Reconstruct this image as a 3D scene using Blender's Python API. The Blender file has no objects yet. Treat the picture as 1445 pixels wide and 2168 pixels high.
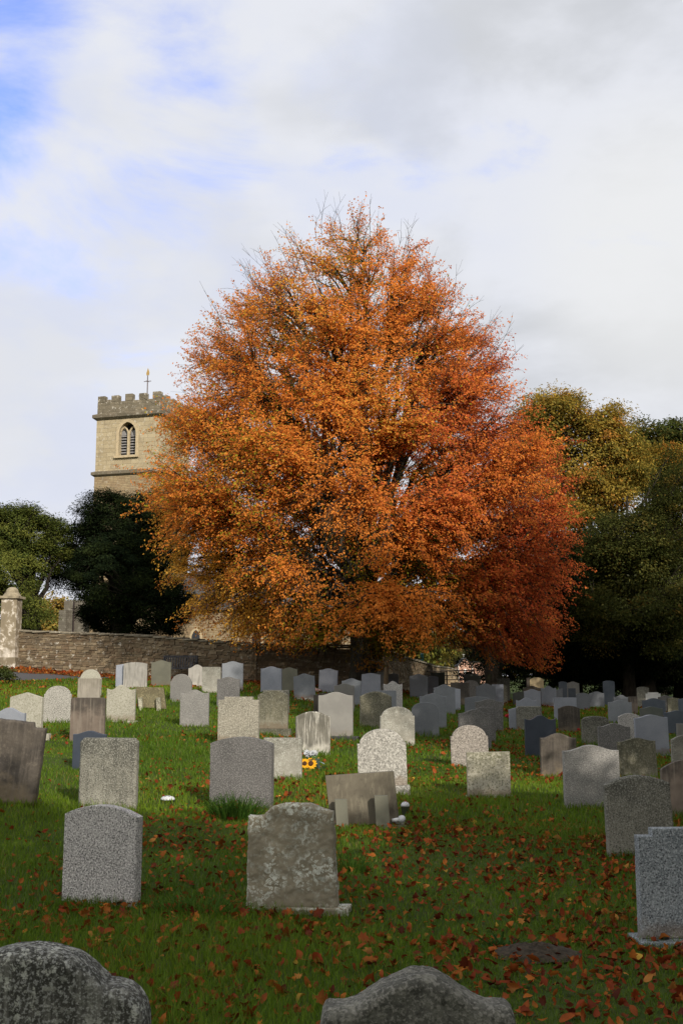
import bpy, bmesh, math, random
import numpy as np
from mathutils import Vector, Matrix, noise as mn
from mathutils.kdtree import KDTree

rad = math.radians
SC = bpy.context.scene
COL = SC.collection
RNG = np.random.default_rng(7)
random.seed(7)

# ------------------------------------------------------------------ camera
FPX = 2350.0
PITCH = math.atan((1430 - 1084) / FPX)
CP, SP = math.cos(PITCH), math.sin(PITCH)

def ray(px, py):
    u, v = px - 722.5, 1084.0 - py
    return np.array([u, FPX * CP - v * SP, FPX * SP + v * CP])

def pt(px, py, Y):
    d = ray(px, py)
    return d * (Y / d[1])

cam_d = bpy.data.cameras.new('camera')
cam = bpy.data.objects.new('camera', cam_d)
COL.objects.link(cam)
cam_d.sensor_fit = 'VERTICAL'
cam_d.sensor_height = 22.3
cam_d.lens = FPX / 2168 * 22.3
cam_d.clip_start = 0.05
cam_d.clip_end = 6000
cam.rotation_euler = (math.pi / 2 + PITCH, 0, 0)
SC.camera = cam

# ------------------------------------------------------------------ ground height
YK = np.array([-60, 0, 5, 9, 13, 18, 25, 34, 41, 44, 48, 60, 80, 160], float)
XK = np.array([-60, -15, -8, -3, 1, 6, 14, 60], float)
ZT = np.array([
    [-1.7, -1.72, -1.74, -1.75, -1.75, -1.75, -1.75, -1.75],
    [-1.7, -1.72, -1.74, -1.75, -1.75, -1.75, -1.75, -1.75],
    [-1.65, -1.68, -1.72, -1.76, -1.77, -1.77, -1.77, -1.77],
    [-1.6, -1.65, -1.75, -1.80, -1.83, -1.85, -1.85, -1.85],
    [-1.2, -1.30, -1.45, -1.55, -1.64, -1.70, -1.75, -1.75],
    [-.9, -1.0, -1.2, -1.36, -1.53, -1.68, -1.75, -1.75],
    [-.5, -.60, -.85, -1.1, -1.33, -1.60, -1.75, -1.8],
    [-.4, -.42, -.45, -.55, -.78, -1.2, -1.5, -1.6],
    [-.2, -.25, -.28, -.35, -.62, -1.05, -1.45, -1.6],
    [-.05, -.10, -.18, -.27, -.58, -1.03, -1.43, -1.6],
    [.45, .42, .10, -.12, -.5, -1.0, -1.4, -1.6],
    [.5, .5, .2, 0, -.6, -1.0, -1.35, -1.6],
    [.6, .6, .3, 0, -.6, -.9, -1.2, -1.5],
    [.6, .6, .3, 0, -.6, -.9, -1.2, -1.5]])
GS = 0.5
GX = np.arange(-60, 60.01, GS)
GY = np.arange(-60, 160.01, GS)

def _grid():
    tmp = np.array([np.interp(GX, XK, r) for r in ZT])
    G = np.array([np.interp(GY, YK, tmp[:, i]) for i in range(len(GX))]).T
    for _ in range(3):
        k = 1
        P = np.pad(G, ((k, k), (k, k)), mode='edge')
        G = sum(P[i:i + G.shape[0], j:j + G.shape[1]] for i in range(3) for j in range(3)) / 9
    return G
GG = _grid()

def gz(x, y):
    x = np.asarray(x, float); y = np.asarray(y, float)
    fx = np.clip((x - GX[0]) / GS, 0, len(GX) - 1.001)
    fy = np.clip((y - GY[0]) / GS, 0, len(GY) - 1.001)
    ix, iy = fx.astype(int), fy.astype(int)
    tx, ty = fx - ix, fy - iy
    z = (GG[iy, ix] * (1 - tx) * (1 - ty) + GG[iy, ix + 1] * tx * (1 - ty)
         + GG[iy + 1, ix] * (1 - tx) * ty + GG[iy + 1, ix + 1] * tx * ty)
    b = 0.016 * (np.sin(x * 2.1 + 1.3 * np.sin(y * 1.3)) + np.sin(y * 2.7 + 0.7 * x + 1.1 * np.sin(x * 1.9)))
    return z + b

def g1(x, y):
    return float(gz(x, y))

def hit(px, py, y0=3.0, y1=90.0):
    d = ray(px, py); d = d / d[1]
    Y = np.arange(y0, y1, 0.05)
    below = d[2] * Y < gz(d[0] * Y, Y)
    if not below.any():
        return float(y1)
    return float(Y[np.argmax(below)])

# ------------------------------------------------------------------ object helpers
def tag(o, label=None, cat=None, group=None, kind=None):
    if label: o['label'] = label
    if cat: o['category'] = cat
    if group: o['group'] = group
    if kind: o['kind'] = kind
    return o

def empty(name, loc, label, cat, rz=0.0, group=None):
    o = bpy.data.objects.new(name, None)
    o.empty_display_size = 0.2
    o.location = loc
    o.rotation_euler = (0, 0, rz)
    COL.objects.link(o)
    return tag(o, label, cat, group)

def link_mesh(name, me, mat=None, parent=None, loc=None):
    if mat is not None and not me.materials:
        me.materials.append(mat)
    o = bpy.data.objects.new(name, me)
    COL.objects.link(o)
    if parent is not None: o.parent = parent
    if loc is not None: o.location = loc
    return o

def mesh_np(name, V, F, mat, parent=None, cols=None, smooth=False, loc=None):
    """V (n,3); F (m,k) all faces with k corners; cols (m,3) one colour per face"""
    V = np.ascontiguousarray(V, dtype=np.float32); F = np.ascontiguousarray(F, dtype=np.int32)
    me = bpy.data.meshes.new(name)
    m, k = F.shape
    me.vertices.add(len(V)); me.vertices.foreach_set('co', V.ravel())
    me.loops.add(m * k); me.loops.foreach_set('vertex_index', F.ravel())
    me.polygons.add(m)
    me.polygons.foreach_set('loop_start', np.arange(0, m * k, k, dtype=np.int32))
    if smooth: me.polygons.foreach_set('use_smooth', np.ones(m, bool))
    me.update(calc_edges=True)
    if cols is not None:
        a = me.attributes.new('tint', 'FLOAT_COLOR', 'FACE')
        c4 = np.ones((m, 4), np.float32); c4[:, :3] = cols
        a.data.foreach_set('color', c4.ravel())
    return link_mesh(name, me, mat, parent, loc)

class MB:
    """collects boxes, prisms and tubes; build() links them as one mesh"""
    def __init__(self): self.v = []; self.f = []; self.c = []; self.cur = (1, 1, 1)
    def add(self, verts, faces):
        n = len(self.v)
        self.v += [tuple(p) for p in verts]
        for q in faces:
            self.f.append([n + i for i in q]); self.c.append(self.cur)
    def box(self, c, s, rot=None):
        hx, hy, hz = s[0] / 2, s[1] / 2, s[2] / 2
        P = [Vector((x, y, z)) for z in (-hz, hz) for y in (-hy, hy) for x in (-hx, hx)]
        if rot is not None: P = [rot @ p for p in P]
        P = [p + Vector(c) for p in P]
        self.add(P, [(0, 2, 3, 1), (4, 5, 7, 6), (0, 1, 5, 4), (2, 6, 7, 3), (0, 4, 6, 2), (1, 3, 7, 5)])
    def prism(self, poly, y0, y1):
        """poly: (x,z) list counter-clockwise seen from -y"""
        n = len(poly)
        P = [(x, y0, z) for x, z in poly] + [(x, y1, z) for x, z in poly]
        F = [tuple(range(n)), tuple(reversed(range(n, 2 * n)))]
        F += [(i, i + n, (i + 1) % n + n, (i + 1) % n) for i in range(n)]
        self.add(P, F)
    def tube(self, pts, radii, sides=6, cap=True):
        pts = [Vector(p) for p in pts]
        n = len(pts); P = []; up = Vector((0.31, 0.17, 0.93)).normalized()
        for i, p in enumerate(pts):
            t = (pts[min(i + 1, n - 1)] - pts[max(i - 1, 0)])
            if t.length < 1e-9: t = Vector((0, 0, 1))
            t.normalize()
            a = t.cross(up)
            if a.length < 1e-3: a = t.cross(Vector((1, 0, 0)))
            a.normalize(); b = t.cross(a)
            for k in range(sides):
                th = 2 * math.pi * k / sides
                P.append(p + (a * math.cos(th) + b * math.sin(th)) * radii[i])
        F = []
        for i in range(n - 1):
            for k in range(sides):
                k2 = (k + 1) % sides
                F.append((i * sides + k, i * sides + k2, (i + 1) * sides + k2, (i + 1) * sides + k))
        if cap:
            F.append(tuple(reversed(range(sides)))); F.append(tuple(range((n - 1) * sides, n * sides)))
        self.add(P, F)
    def lathe(self, prof, c=(0, 0, 0), sides=16):
        P = []; F = []
        for r, z in prof:
            for k in range(sides):
                th = 2 * math.pi * k / sides
                P.append((c[0] + r * math.cos(th), c[1] + r * math.sin(th), c[2] + z))
        for i in range(len(prof) - 1):
            for k in range(sides):
                k2 = (k + 1) % sides
                F.append((i * sides + k, i * sides + k2, (i + 1) * sides + k2, (i + 1) * sides + k))
        F.append(tuple(reversed(range(sides)))); F.append(tuple(range((len(prof) - 1) * sides, len(prof) * sides)))
        self.add(P, F)
    def build(self, name, mat, parent=None, loc=None, bevel=0.0, tint=False, smooth=False):
        me = bpy.data.meshes.new(name)
        me.from_pydata(self.v, [], self.f)
        if tint:
            a = me.attributes.new('tint', 'FLOAT_COLOR', 'FACE')
            a.data.foreach_set('color', np.array([(*c, 1) for c in self.c], np.float32).ravel())
        if bevel > 0:
            bm = bmesh.new(); bm.from_mesh(me)
            es = [e for e in bm.edges if len(e.link_faces) == 2 and e.calc_face_angle(0) > 0.6]
            bmesh.ops.bevel(bm, geom=es, offset=bevel, segments=2, profile=0.6, affect='EDGES')
            bm.to_mesh(me); bm.free()
        if smooth: me.shade_smooth()
        me.update()
        return link_mesh(name, me, mat, parent, loc)

def bez(a, c, b, n):
    out = []
    for i in range(n + 1):
        t = i / n
        out.append(a * (1 - t) ** 2 + c * (2 * t * (1 - t)) + b * t * t)
    return out

# ------------------------------------------------------------------ materials
class NT:
    def __init__(self, name):
        self.m = bpy.data.materials.new(name); self.m.use_nodes = True
        self.t = self.m.node_tree; self.t.nodes.clear()
        self.out = self.n('ShaderNodeOutputMaterial')
    def n(self, typ, **kw):
        x = self.t.nodes.new(typ)
        for k, v in kw.items(): setattr(x, k, v)
        return x
    def l(self, a, b): self.t.links.new(a, b)
    def setin(self, sock, v):
        if hasattr(v, 'is_linked') or isinstance(v, bpy.types.NodeSocket): self.l(v, sock)
        else:
            if sock.type == 'RGBA' and len(v) == 3: v = (*v, 1)
            sock.default_value = v
    def noise(self, vec, scale, detail=4, rough=.55, dist=0):
        x = self.n('ShaderNodeTexNoise')
        self.l(vec, x.inputs['Vector'])
        x.inputs['Scale'].default_value = scale; x.inputs['Detail'].default_value = detail
        x.inputs['Roughness'].default_value = rough; x.inputs['Distortion'].default_value = dist
        return x.outputs['Fac']
    def ramp(self, fac, a, b, lo=0.0, hi=1.0):
        x = self.n('ShaderNodeMapRange'); x.interpolation_type = 'SMOOTHSTEP'
        self.l(fac, x.inputs['Value'])
        for i, v in zip(('From Min', 'From Max', 'To Min', 'To Max'), (a, b, lo, hi)): x.inputs[i].default_value = v
        return x.outputs['Result']
    def mix(self, fac, a, b, blend='MIX'):
        x = self.n('ShaderNodeMix', data_type='RGBA', blend_type=blend)
        self.setin(x.inputs[0], fac); self.setin(x.inputs[6], a); self.setin(x.inputs[7], b)
        return x.outputs[2]
    def math(self, op, a, b=0.0, clamp=False):
        x = self.n('ShaderNodeMath', operation=op); x.use_clamp = clamp
        self.setin(x.inputs[0], a); self.setin(x.inputs[1], b)
        return x.outputs[0]
    def mapping(self, vec, scale):
        x = self.n('ShaderNodeVectorMath', operation='MULTIPLY')
        self.l(vec, x.inputs[0]); x.inputs[1].default_value = scale
        return x.outputs[0]
    def objcoord(self, offset=True):
        tc = self.n('ShaderNodeTexCoord')
        self.tc = tc
        if not offset: return tc.outputs['Object']
        oi = self.n('ShaderNodeObjectInfo')
        v = self.n('ShaderNodeVectorMath', operation='SCALE')
        v.inputs[0].default_value = (37.0, 53.0, 71.0); self.l(oi.outputs['Random'], v.inputs['Scale'])
        a = self.n('ShaderNodeVectorMath', operation='ADD')
        self.l(tc.outputs['Object'], a.inputs[0]); self.l(v.outputs[0], a.inputs[1])
        return a.outputs[0]
    def finish(self, col, rough=.8, bump=None, bstr=.3, bdist=.01, spec=.3, metal=0.0):
        p = self.n('ShaderNodeBsdfPrincipled')
        self.setin(p.inputs['Base Color'], col); self.setin(p.inputs['Roughness'], rough)
        p.inputs['Specular IOR Level'].default_value = spec; p.inputs['Metallic'].default_value = metal
        if bump is not None:
            b = self.n('ShaderNodeBump'); b.inputs['Strength'].default_value = bstr; b.inputs['Distance'].default_value = bdist
            self.l(bump, b.inputs['Height']); self.l(b.outputs[0], p.inputs['Normal'])
        self.l(p.outputs[0], self.out.inputs['Surface'])
        return self.m

def plain(name, col, rough=.7, var=.25, scale=8, metal=0.0, spec=.3):
    t = NT(name); P = t.objcoord()
    n = t.noise(P, scale, 5)
    c = t.mix(t.ramp(n, .3, .7), tuple(x * (1 - var) for x in col), tuple(min(1, x * (1 + var)) for x in col))
    return t.finish(c, rough, n, .2, .01, spec, metal)

def leaf_mat(name, trans=.35, gloss=.04, jitter=.25):
    t = NT(name)
    at = t.n('ShaderNodeAttribute'); at.attribute_name = 'tint'
    tc = t.n('ShaderNodeTexCoord')
    n = t.noise(tc.outputs['Object'], 9, 2)
    hv = t.n('ShaderNodeHueSaturation'); t.l(at.outputs['Color'], hv.inputs['Color'])
    t.l(t.ramp(n, .25, .75, 1 - jitter, 1 + jitter), hv.inputs['Value'])
    d = t.n('ShaderNodeBsdfDiffuse'); t.l(hv.outputs[0], d.inputs['Color'])
    tr = t.n('ShaderNodeBsdfTranslucent'); t.l(hv.outputs[0], tr.inputs['Color'])
    m = t.n('ShaderNodeMixShader'); m.inputs[0].default_value = trans
    t.l(d.outputs[0], m.inputs[1]); t.l(tr.outputs[0], m.inputs[2])
    g = t.n('ShaderNodeBsdfGlossy'); g.inputs['Roughness'].default_value = .45
    m2 = t.n('ShaderNodeMixShader'); m2.inputs[0].default_value = gloss
    t.l(m.outputs[0], m2.inputs[1]); t.l(g.outputs[0], m2.inputs[2])
    t.l(m2.outputs[0], t.out.inputs['Surface'])
    return t.m

def stone_mat(name, c1, c2, spk=None, spk_amt=0.0, spk_scale=120, dark=None, dark_amt=0.0, dark_scale=150,
              streak=None, streak_amt=0.0, lichen=None, lichen_amt=0.0, lichen_scale=16, blotch=None, blotch_amt=0.0,
              blotch_scale=30, top=None, top_amt=0.0, base=(.16, .11, .07), base_amt=.5, low=None, low_amt=0.0, rough=.85, bump=.35, spec=.25):
    t = NT(name); P = t.objcoord()
    n1 = t.noise(P, 3.2, 6, .6)
    c = t.mix(t.ramp(n1, .32, .68), c1, c2)
    gen = t.n('ShaderNodeSeparateXYZ'); t.l(t.tc.outputs['Generated'], gen.inputs[0])
    gzv = gen.outputs['Z']
    h = n1
    if low:      # paler zone near the foot
        e = t.math('ADD', gzv, t.ramp(t.noise(P, 5, 4), .2, .8, -.16, .16))
        c = t.mix(t.ramp(e, .2, .42, low_amt, 0), c, low)
    if top:
        e = t.math('ADD', gzv, t.ramp(t.noise(P, 7, 5), .2, .8, -.25, .25))
        c = t.mix(t.ramp(e, .55, 1.0, 0, top_amt), c, top)
    if streak:
        s = t.noise(t.mapping(P, (26, 26, 1.6)), 1, 5, .65)
        c = t.mix(t.ramp(s, .48, .66, 0, streak_amt), c, streak)
    if blotch:
        s = t.noise(P, blotch_scale, 5, .7)
        big = t.ramp(t.noise(P, 4, 3), .35, .65, .3, 1.0)
        c = t.mix(t.math('MULTIPLY', t.ramp(s, .52, .6, 0, blotch_amt), big), c, blotch)
    if dark:
        s = t.noise(P, dark_scale, 2, .6)
        c = t.mix(t.ramp(s, .52, .62, 0, dark_amt), c, dark)
    if spk:
        s = t.noise(P, spk_scale, 2, .6)
        c = t.mix(t.ramp(s, .5, .62, 0, spk_amt), c, spk); h = s
    if lichen:
        wob = t.n('ShaderNodeMix', data_type='VECTOR'); wob.inputs[0].default_value = .06
        nz = t.n('ShaderNodeTexNoise'); t.l(P, nz.inputs['Vector']); nz.inputs['Scale'].default_value = 22
        t.l(P, wob.inputs[4]); t.l(nz.outputs['Color'], wob.inputs[5])
        for sc_, lo in ((lichen_scale, .34), (lichen_scale * 2.3, .38)):
            v = t.n('ShaderNodeTexVoronoi'); v.inputs['Scale'].default_value = sc_; t.l(wob.outputs[1], v.inputs['Vector'])
            msk = t.ramp(t.noise(P, 5.5, 4), .40, .62)
            inside = t.ramp(v.outputs['Distance'], lo + .06, lo, 0, 1)
            ring = t.math('MULTIPLY', inside, t.ramp(v.outputs['Distance'], lo - .18, lo - .03, .35, 1))
            c = t.mix(t.math('MULTIPLY', t.math('MULTIPLY', ring, msk), lichen_amt), c, lichen)
    if base_amt:
        e = t.math('ADD', gzv, t.ramp(t.noise(P, 9, 4), .2, .8, -.07, .07))
        c = t.mix(t.ramp(e, .06, .2, base_amt, 0), c, base)
    hv = t.n('ShaderNodeHueSaturation')
    oi = t.n('ShaderNodeObjectInfo')
    t.l(t.ramp(oi.outputs['Random'], 0, 1, .86, 1.14), hv.inputs['Value']); t.l(c, hv.inputs['Color'])
    fine = t.noise(P, 90, 4, .7)
    return t.finish(hv.outputs[0], rough, t.math('ADD', h, fine), bump, .006, spec)
# ------------------------------------------------------------------ stone materials
M = {}
M['speckle_pale'] = stone_mat('pale_speckled_granite', (.26, .25, .23), (.32, .31, .285), spk=(.52, .505, .47), spk_amt=.75, spk_scale=52, dark=(.06, .06, .056), dark_amt=.65, dark_scale=58, blotch=(.10, .11, .08), blotch_amt=.35, blotch_scale=60)
M['speckle_cream'] = stone_mat('cream_speckled_granite', (.23, .215, .175), (.29, .268, .22), spk=(.42, .40, .34), spk_amt=.85, spk_scale=48, dark=(.07, .066, .056), dark_amt=.7, dark_scale=52)
M['speckle_mid'] = stone_mat('salt_and_pepper_granite', (.30, .29, .285), (.39, .375, .365), spk=(.66, .64, .625), spk_amt=.9, spk_scale=72, dark=(.03, .03, .032), dark_amt=.8, dark_scale=80, base=(.22, .15, .09), base_amt=.55)
M['speckle_pink'] = stone_mat('pinkish_speckled_granite', (.25, .225, .20), (.31, .28, .25), spk=(.46, .42, .38), spk_amt=.85, spk_scale=48, dark=(.06, .055, .05), dark_amt=.8, dark_scale=52)
M['granite_grey'] = stone_mat('grey_granite', (.17, .167, .16), (.21, .205, .196), spk=(.36, .35, .335), spk_amt=.6, spk_scale=70, dark=(.08, .08, .08), dark_amt=.6, dark_scale=75)
M['granite_dim'] = stone_mat('dark_grey_granite', (.105, .103, .101), (.14, .136, .134), spk=(.29, .28, .275), spk_amt=.65, spk_scale=75, dark=(.04, .04, .042), dark_amt=.65, dark_scale=80)
M['granite_blue'] = stone_mat('blue_grey_granite', (.22, .238, .285), (.27, .288, .335), spk=(.38, .40, .45), spk_amt=.4, spk_scale=160, dark=(.16, .17, .2), dark_amt=.4, dark_scale=180, rough=.6)
M['granite_steel'] = stone_mat('steel_grey_granite', (.14, .152, .172), (.18, .193, .215), spk=(.28, .295, .32), spk_amt=.45, spk_scale=160, dark=(.08, .09, .1), dark_amt=.5, dark_scale=180, rough=.6)
M['granite_step'] = stone_mat('mottled_blue_grey_granite', (.14, .16, .18), (.25, .28, .30), spk=(.44, .47, .50), spk_amt=.75, spk_scale=75, dark=(.03, .034, .042), dark_amt=.8, dark_scale=80, blotch=(.36, .40, .42), blotch_amt=.25, blotch_scale=9)
M['plain_grey'] = stone_mat('smooth_grey_stone', (.19, .185, .175), (.225, .22, .205), base_amt=.2, bump=.12, rough=.6)
M['navy'] = stone_mat('polished_navy_slate', (.032, .042, .062), (.045, .056, .08), base_amt=.25, bump=.05, rough=.35, spec=.5)
M['navy_soft'] = stone_mat('dark_blue_granite', (.065, .08, .105), (.09, .105, .13), spk=(.15, .17, .2), spk_amt=.3, spk_scale=150, base_amt=.25, bump=.1, rough=.5)
M['slate_green'] = stone_mat('dark_green_slate', (.07, .08, .072), (.095, .10, .09), base_amt=.25, bump=.1, rough=.55)
M['sand_dark'] = stone_mat('weathered_dark_sandstone', (.036, .032, .029), (.07, .06, .05), streak=(.11, .095, .08), streak_amt=.5, blotch=(.22, .19, .15), blotch_amt=.2, low=(.22, .17, .11), low_amt=.45, base_amt=.3)
M['sand_brown'] = stone_mat('brown_streaked_sandstone', (.15, .12, .10), (.21, .17, .14), streak=(.28, .245, .205), streak_amt=.45, top=(.05, .045, .04), top_amt=.8, base_amt=.3)
M['lichen'] = stone_mat('lichen_covered_sandstone', (.18, .158, .112), (.235, .208, .152), lichen=(.52, .54, .49), lichen_amt=1.0, lichen_scale=15, blotch=(.36, .38, .34), blotch_amt=.65, blotch_scale=24, base=(.19, .165, .12), base_amt=.4, bump=.6)
M['mottled'] = stone_mat('mottled_lichened_stone', (.13, .125, .105), (.19, .185, .155), spk=(.31, .31, .275), spk_amt=.6, spk_scale=66, dark=(.035, .035, .03), dark_amt=.7, dark_scale=62, streak=(.05, .05, .042), streak_amt=.45, top=(.045, .045, .04), top_amt=.6, low=(.30, .29, .25), low_amt=.35, bump=.6)
M['mottled_pale'] = stone_mat('grey_lichened_stone', (.17, .165, .14), (.24, .23, .20), spk=(.36, .35, .31), spk_amt=.6, spk_scale=60, dark=(.06, .06, .05), dark_amt=.55, dark_scale=60, top=(.09, .09, .075), top_amt=.5, low=(.34, .31, .27), low_amt=.4, lichen=(.45, .46, .42), lichen_amt=.5, lichen_scale=30)
M['streaked'] = stone_mat('white_streaked_stone', (.12, .115, .10), (.17, .16, .135), streak=(.52, .50, .45), streak_amt=.9, low=(.46, .44, .39), low_amt=.85, top=(.09, .085, .07), top_amt=.6)
M['streak_light'] = stone_mat('pale_streaked_stone', (.27, .26, .24), (.34, .325, .30), streak=(.12, .115, .10), streak_amt=.75, low=(.42, .40, .36), low_amt=.6)
M['cream'] = stone_mat('cream_limestone', (.27, .26, .215), (.32, .31, .26), spk=(.41, .395, .345), spk_amt=.6, spk_scale=45, dark=(.14, .135, .10), dark_amt=.55, dark_scale=40, blotch=(.25, .24, .16), blotch_amt=.3, blotch_scale=20, base_amt=.4)
M['cream_mossy'] = stone_mat('cream_stone_with_algae', (.25, .24, .185), (.33, .31, .245), spk=(.44, .42, .35), spk_amt=.7, spk_scale=42, dark=(.08, .08, .05), dark_amt=.7, dark_scale=38, top=(.13, .13, .09), top_amt=.6, blotch=(.18, .18, .09), blotch_amt=.4, blotch_scale=14, low=(.46, .43, .37), low_amt=.5)
M['moss_slab'] = stone_mat('brownish_concrete_slab', (.098, .086, .064), (.135, .12, .09), streak=(.23, .21, .155), streak_amt=.4, blotch=(.075, .065, .05), blotch_amt=.5, blotch_scale=9, base_amt=.2)
M['moss_top'] = stone_mat('mossy_propped_slab', (.11, .095, .055), (.15, .135, .08), blotch=(.33, .29, .17), blotch_amt=.7, blotch_scale=28, streak=(.07, .06, .04), streak_amt=.5, base_amt=.2)
M['olive'] = stone_mat('olive_brown_stone', (.115, .11, .08), (.16, .15, .105), spk=(.38, .37, .30), spk_amt=.35, spk_scale=45, low=(.30, .28, .22), low_amt=.5, streak=(.07, .07, .05), streak_amt=.5, top=(.07, .068, .05), top_amt=.7)
M['olive_plain'] = stone_mat('smooth_olive_stone', (.12, .12, .095), (.15, .148, .115), base_amt=.2, bump=.15)
M['tan'] = stone_mat('tan_sandstone', (.38, .30, .18), (.46, .37, .23), dark=(.2, .15, .09), dark_amt=.4, dark_scale=30, top=(.2, .17, .11), top_amt=.5)
M['greywhite'] = stone_mat('weathered_pale_sandstone', (.28, .255, .22), (.34, .31, .265), streak=(.16, .145, .12), streak_amt=.6, top=(.22, .20, .16), top_amt=.6)
M['near_lichen'] = stone_mat('black_stone_with_white_lichen', (.035, .035, .03), (.06, .058, .05), blotch=(.42, .43, .38), blotch_amt=.9, blotch_scale=46, spk=(.42, .43, .41), spk_amt=.45, spk_scale=95, streak=(.36, .36, .32), streak_amt=.35, bump=.7)
M['near_grey'] = stone_mat('grey_stone_with_dark_algae', (.055, .055, .047), (.10, .098, .085), blotch=(.20, .195, .165), blotch_amt=.6, blotch_scale=24, streak=(.17, .165, .14), streak_amt=.5, spk=(.30, .29, .26), spk_amt=.4, spk_scale=85, dark=(.03, .03, .026), dark_amt=.6, dark_scale=45, bump=.7)
M['white_tomb'] = stone_mat('white_marble', (.55, .55, .55), (.66, .66, .66), base_amt=.2, bump=.1)
M['black_plinth'] = stone_mat('black_granite', (.03, .03, .033), (.045, .045, .05), base_amt=.1, bump=.05, rough=.3, spec=.5)

# ------------------------------------------------------------------ headstone shapes: drop of the top edge (in widths) at u in -1..1
def drop_fn(typ, k):
    def f(u):
        a = abs(u)
        if typ == 'flat': return 0.0
        if typ == 'ogee':
            return k * (0.5 - 0.5 * math.cos(math.pi * min(a / .9, 1)))
        if typ == 'hollow':   # bell centre with hollow shoulders that rise a little at the ends
            return k * (0.5 - 0.5 * math.cos(math.pi * min(a / .72, 1))) - (.25 * k * max(0, (a - .72) / .28) ** 1.5)
        if typ == 'round':
            return .5 * k * (1 - math.sqrt(max(0, 1 - (a * .995) ** 2)))
        if typ == 'seg':
            return k * a * a
        if typ == 'arch':     # arch between small square shoulders
            if a < .9: return k * (1 - math.sqrt(max(0, 1 - (a / .93) ** 2)))
            return k * (1 - math.sqrt(1 - (.9 / .93) ** 2)) + .035
        if typ == 'peak': return k * a
        if typ == 'step': return 0.0 if a < k else .075
        if typ == 'step3': return 0.0 if a < .32 else (.05 if a < .68 else .11)
        if typ == 'chamfer': return max(0, a - .86) * k
        if typ == 'lobes':    # broad arch with a lower rounded lobe on each side
            main = .36 * (1 - math.sqrt(max(0, 1 - min(1, a / .80) ** 2)))
            lobe = .155 + .17 * (1 - math.sqrt(max(0, 1 - min(1, max(0, a - .70) / .305) ** 2)))
            return min(main, lobe) if a > .55 else main
        if typ == 'hump':
            return k * (0.5 - 0.5 * math.cos(math.pi * min(a / .78, 1))) + .10 * k * max(0, (a - .5) / .5) + .55 * max(0, a - .92) + 2.2 * max(0, a - .965)
        if typ == 'cross': return 0.0 if a < .05 else .06
        if typ == 'broken':   # old eroded shoulder, rounded hump right of centre
            if u < -.62: return .135 - .01 * u
            if u < -.45: return .135 - (u + .62) / .17 * .085
            return .05 * ((u - .1) / .55) ** 2 if u < .75 else .068 + (u - .75) * .12
        if typ == 'lean_step': return .0 if u < .62 else .07
        return 0.0
    return f

def us_for(typ, k, n=28):
    us = list(np.linspace(-1, 1, n + 1))
    for s in {'step': [k], 'step3': [.32, .68], 'arch': [.9], 'cross': [.05]}.get(typ, []):
        for sg in (-1, 1): us += [sg * (s - 1e-4), sg * (s + 1e-4)]
    if typ == 'lean_step': us += [.6199, .6201]
    if typ in ('flat',): us = [-1, 1]
    if typ == 'chamfer': us = [-1, -.86, .86, 1]
    return sorted(us)

def slab_mesh(name, w, h, t, typ, k, bev=.008, flare=0.0, bury=.12):
    f = drop_fn(typ, k)
    top = [(u * w / 2, h - f(u) * w) for u in us_for(typ, k)]
    wb = w * (1 + flare)
    poly = [(-wb / 2, -bury)] + top + [(wb / 2, -bury)]
    n = len(poly)
    bm = bmesh.new()
    fv = [bm.verts.new((x, -t / 2, z)) for x, z in poly]
    bv = [bm.verts.new((x, t / 2, z)) for x, z in poly]
    bm.faces.new(fv[::-1]); bm.faces.new(bv)
    for i in range(n):
        bm.faces.new((fv[i], fv[(i + 1) % n], bv[(i + 1) % n], bv[i]))
    bmesh.ops.recalc_face_normals(bm, faces=bm.faces)
    rim = [e for e in bm.edges if len(e.link_faces) == 2 and e.calc_face_angle(0) > .9 and
           (e.verts[0].co.y * e.verts[1].co.y > 0)]
    bmesh.ops.bevel(bm, geom=rim, offset=bev, segments=2, profile=.6, affect='EDGES')
    me = bpy.data.meshes.new(name); bm.to_mesh(me); bm.free()
    return me

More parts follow.
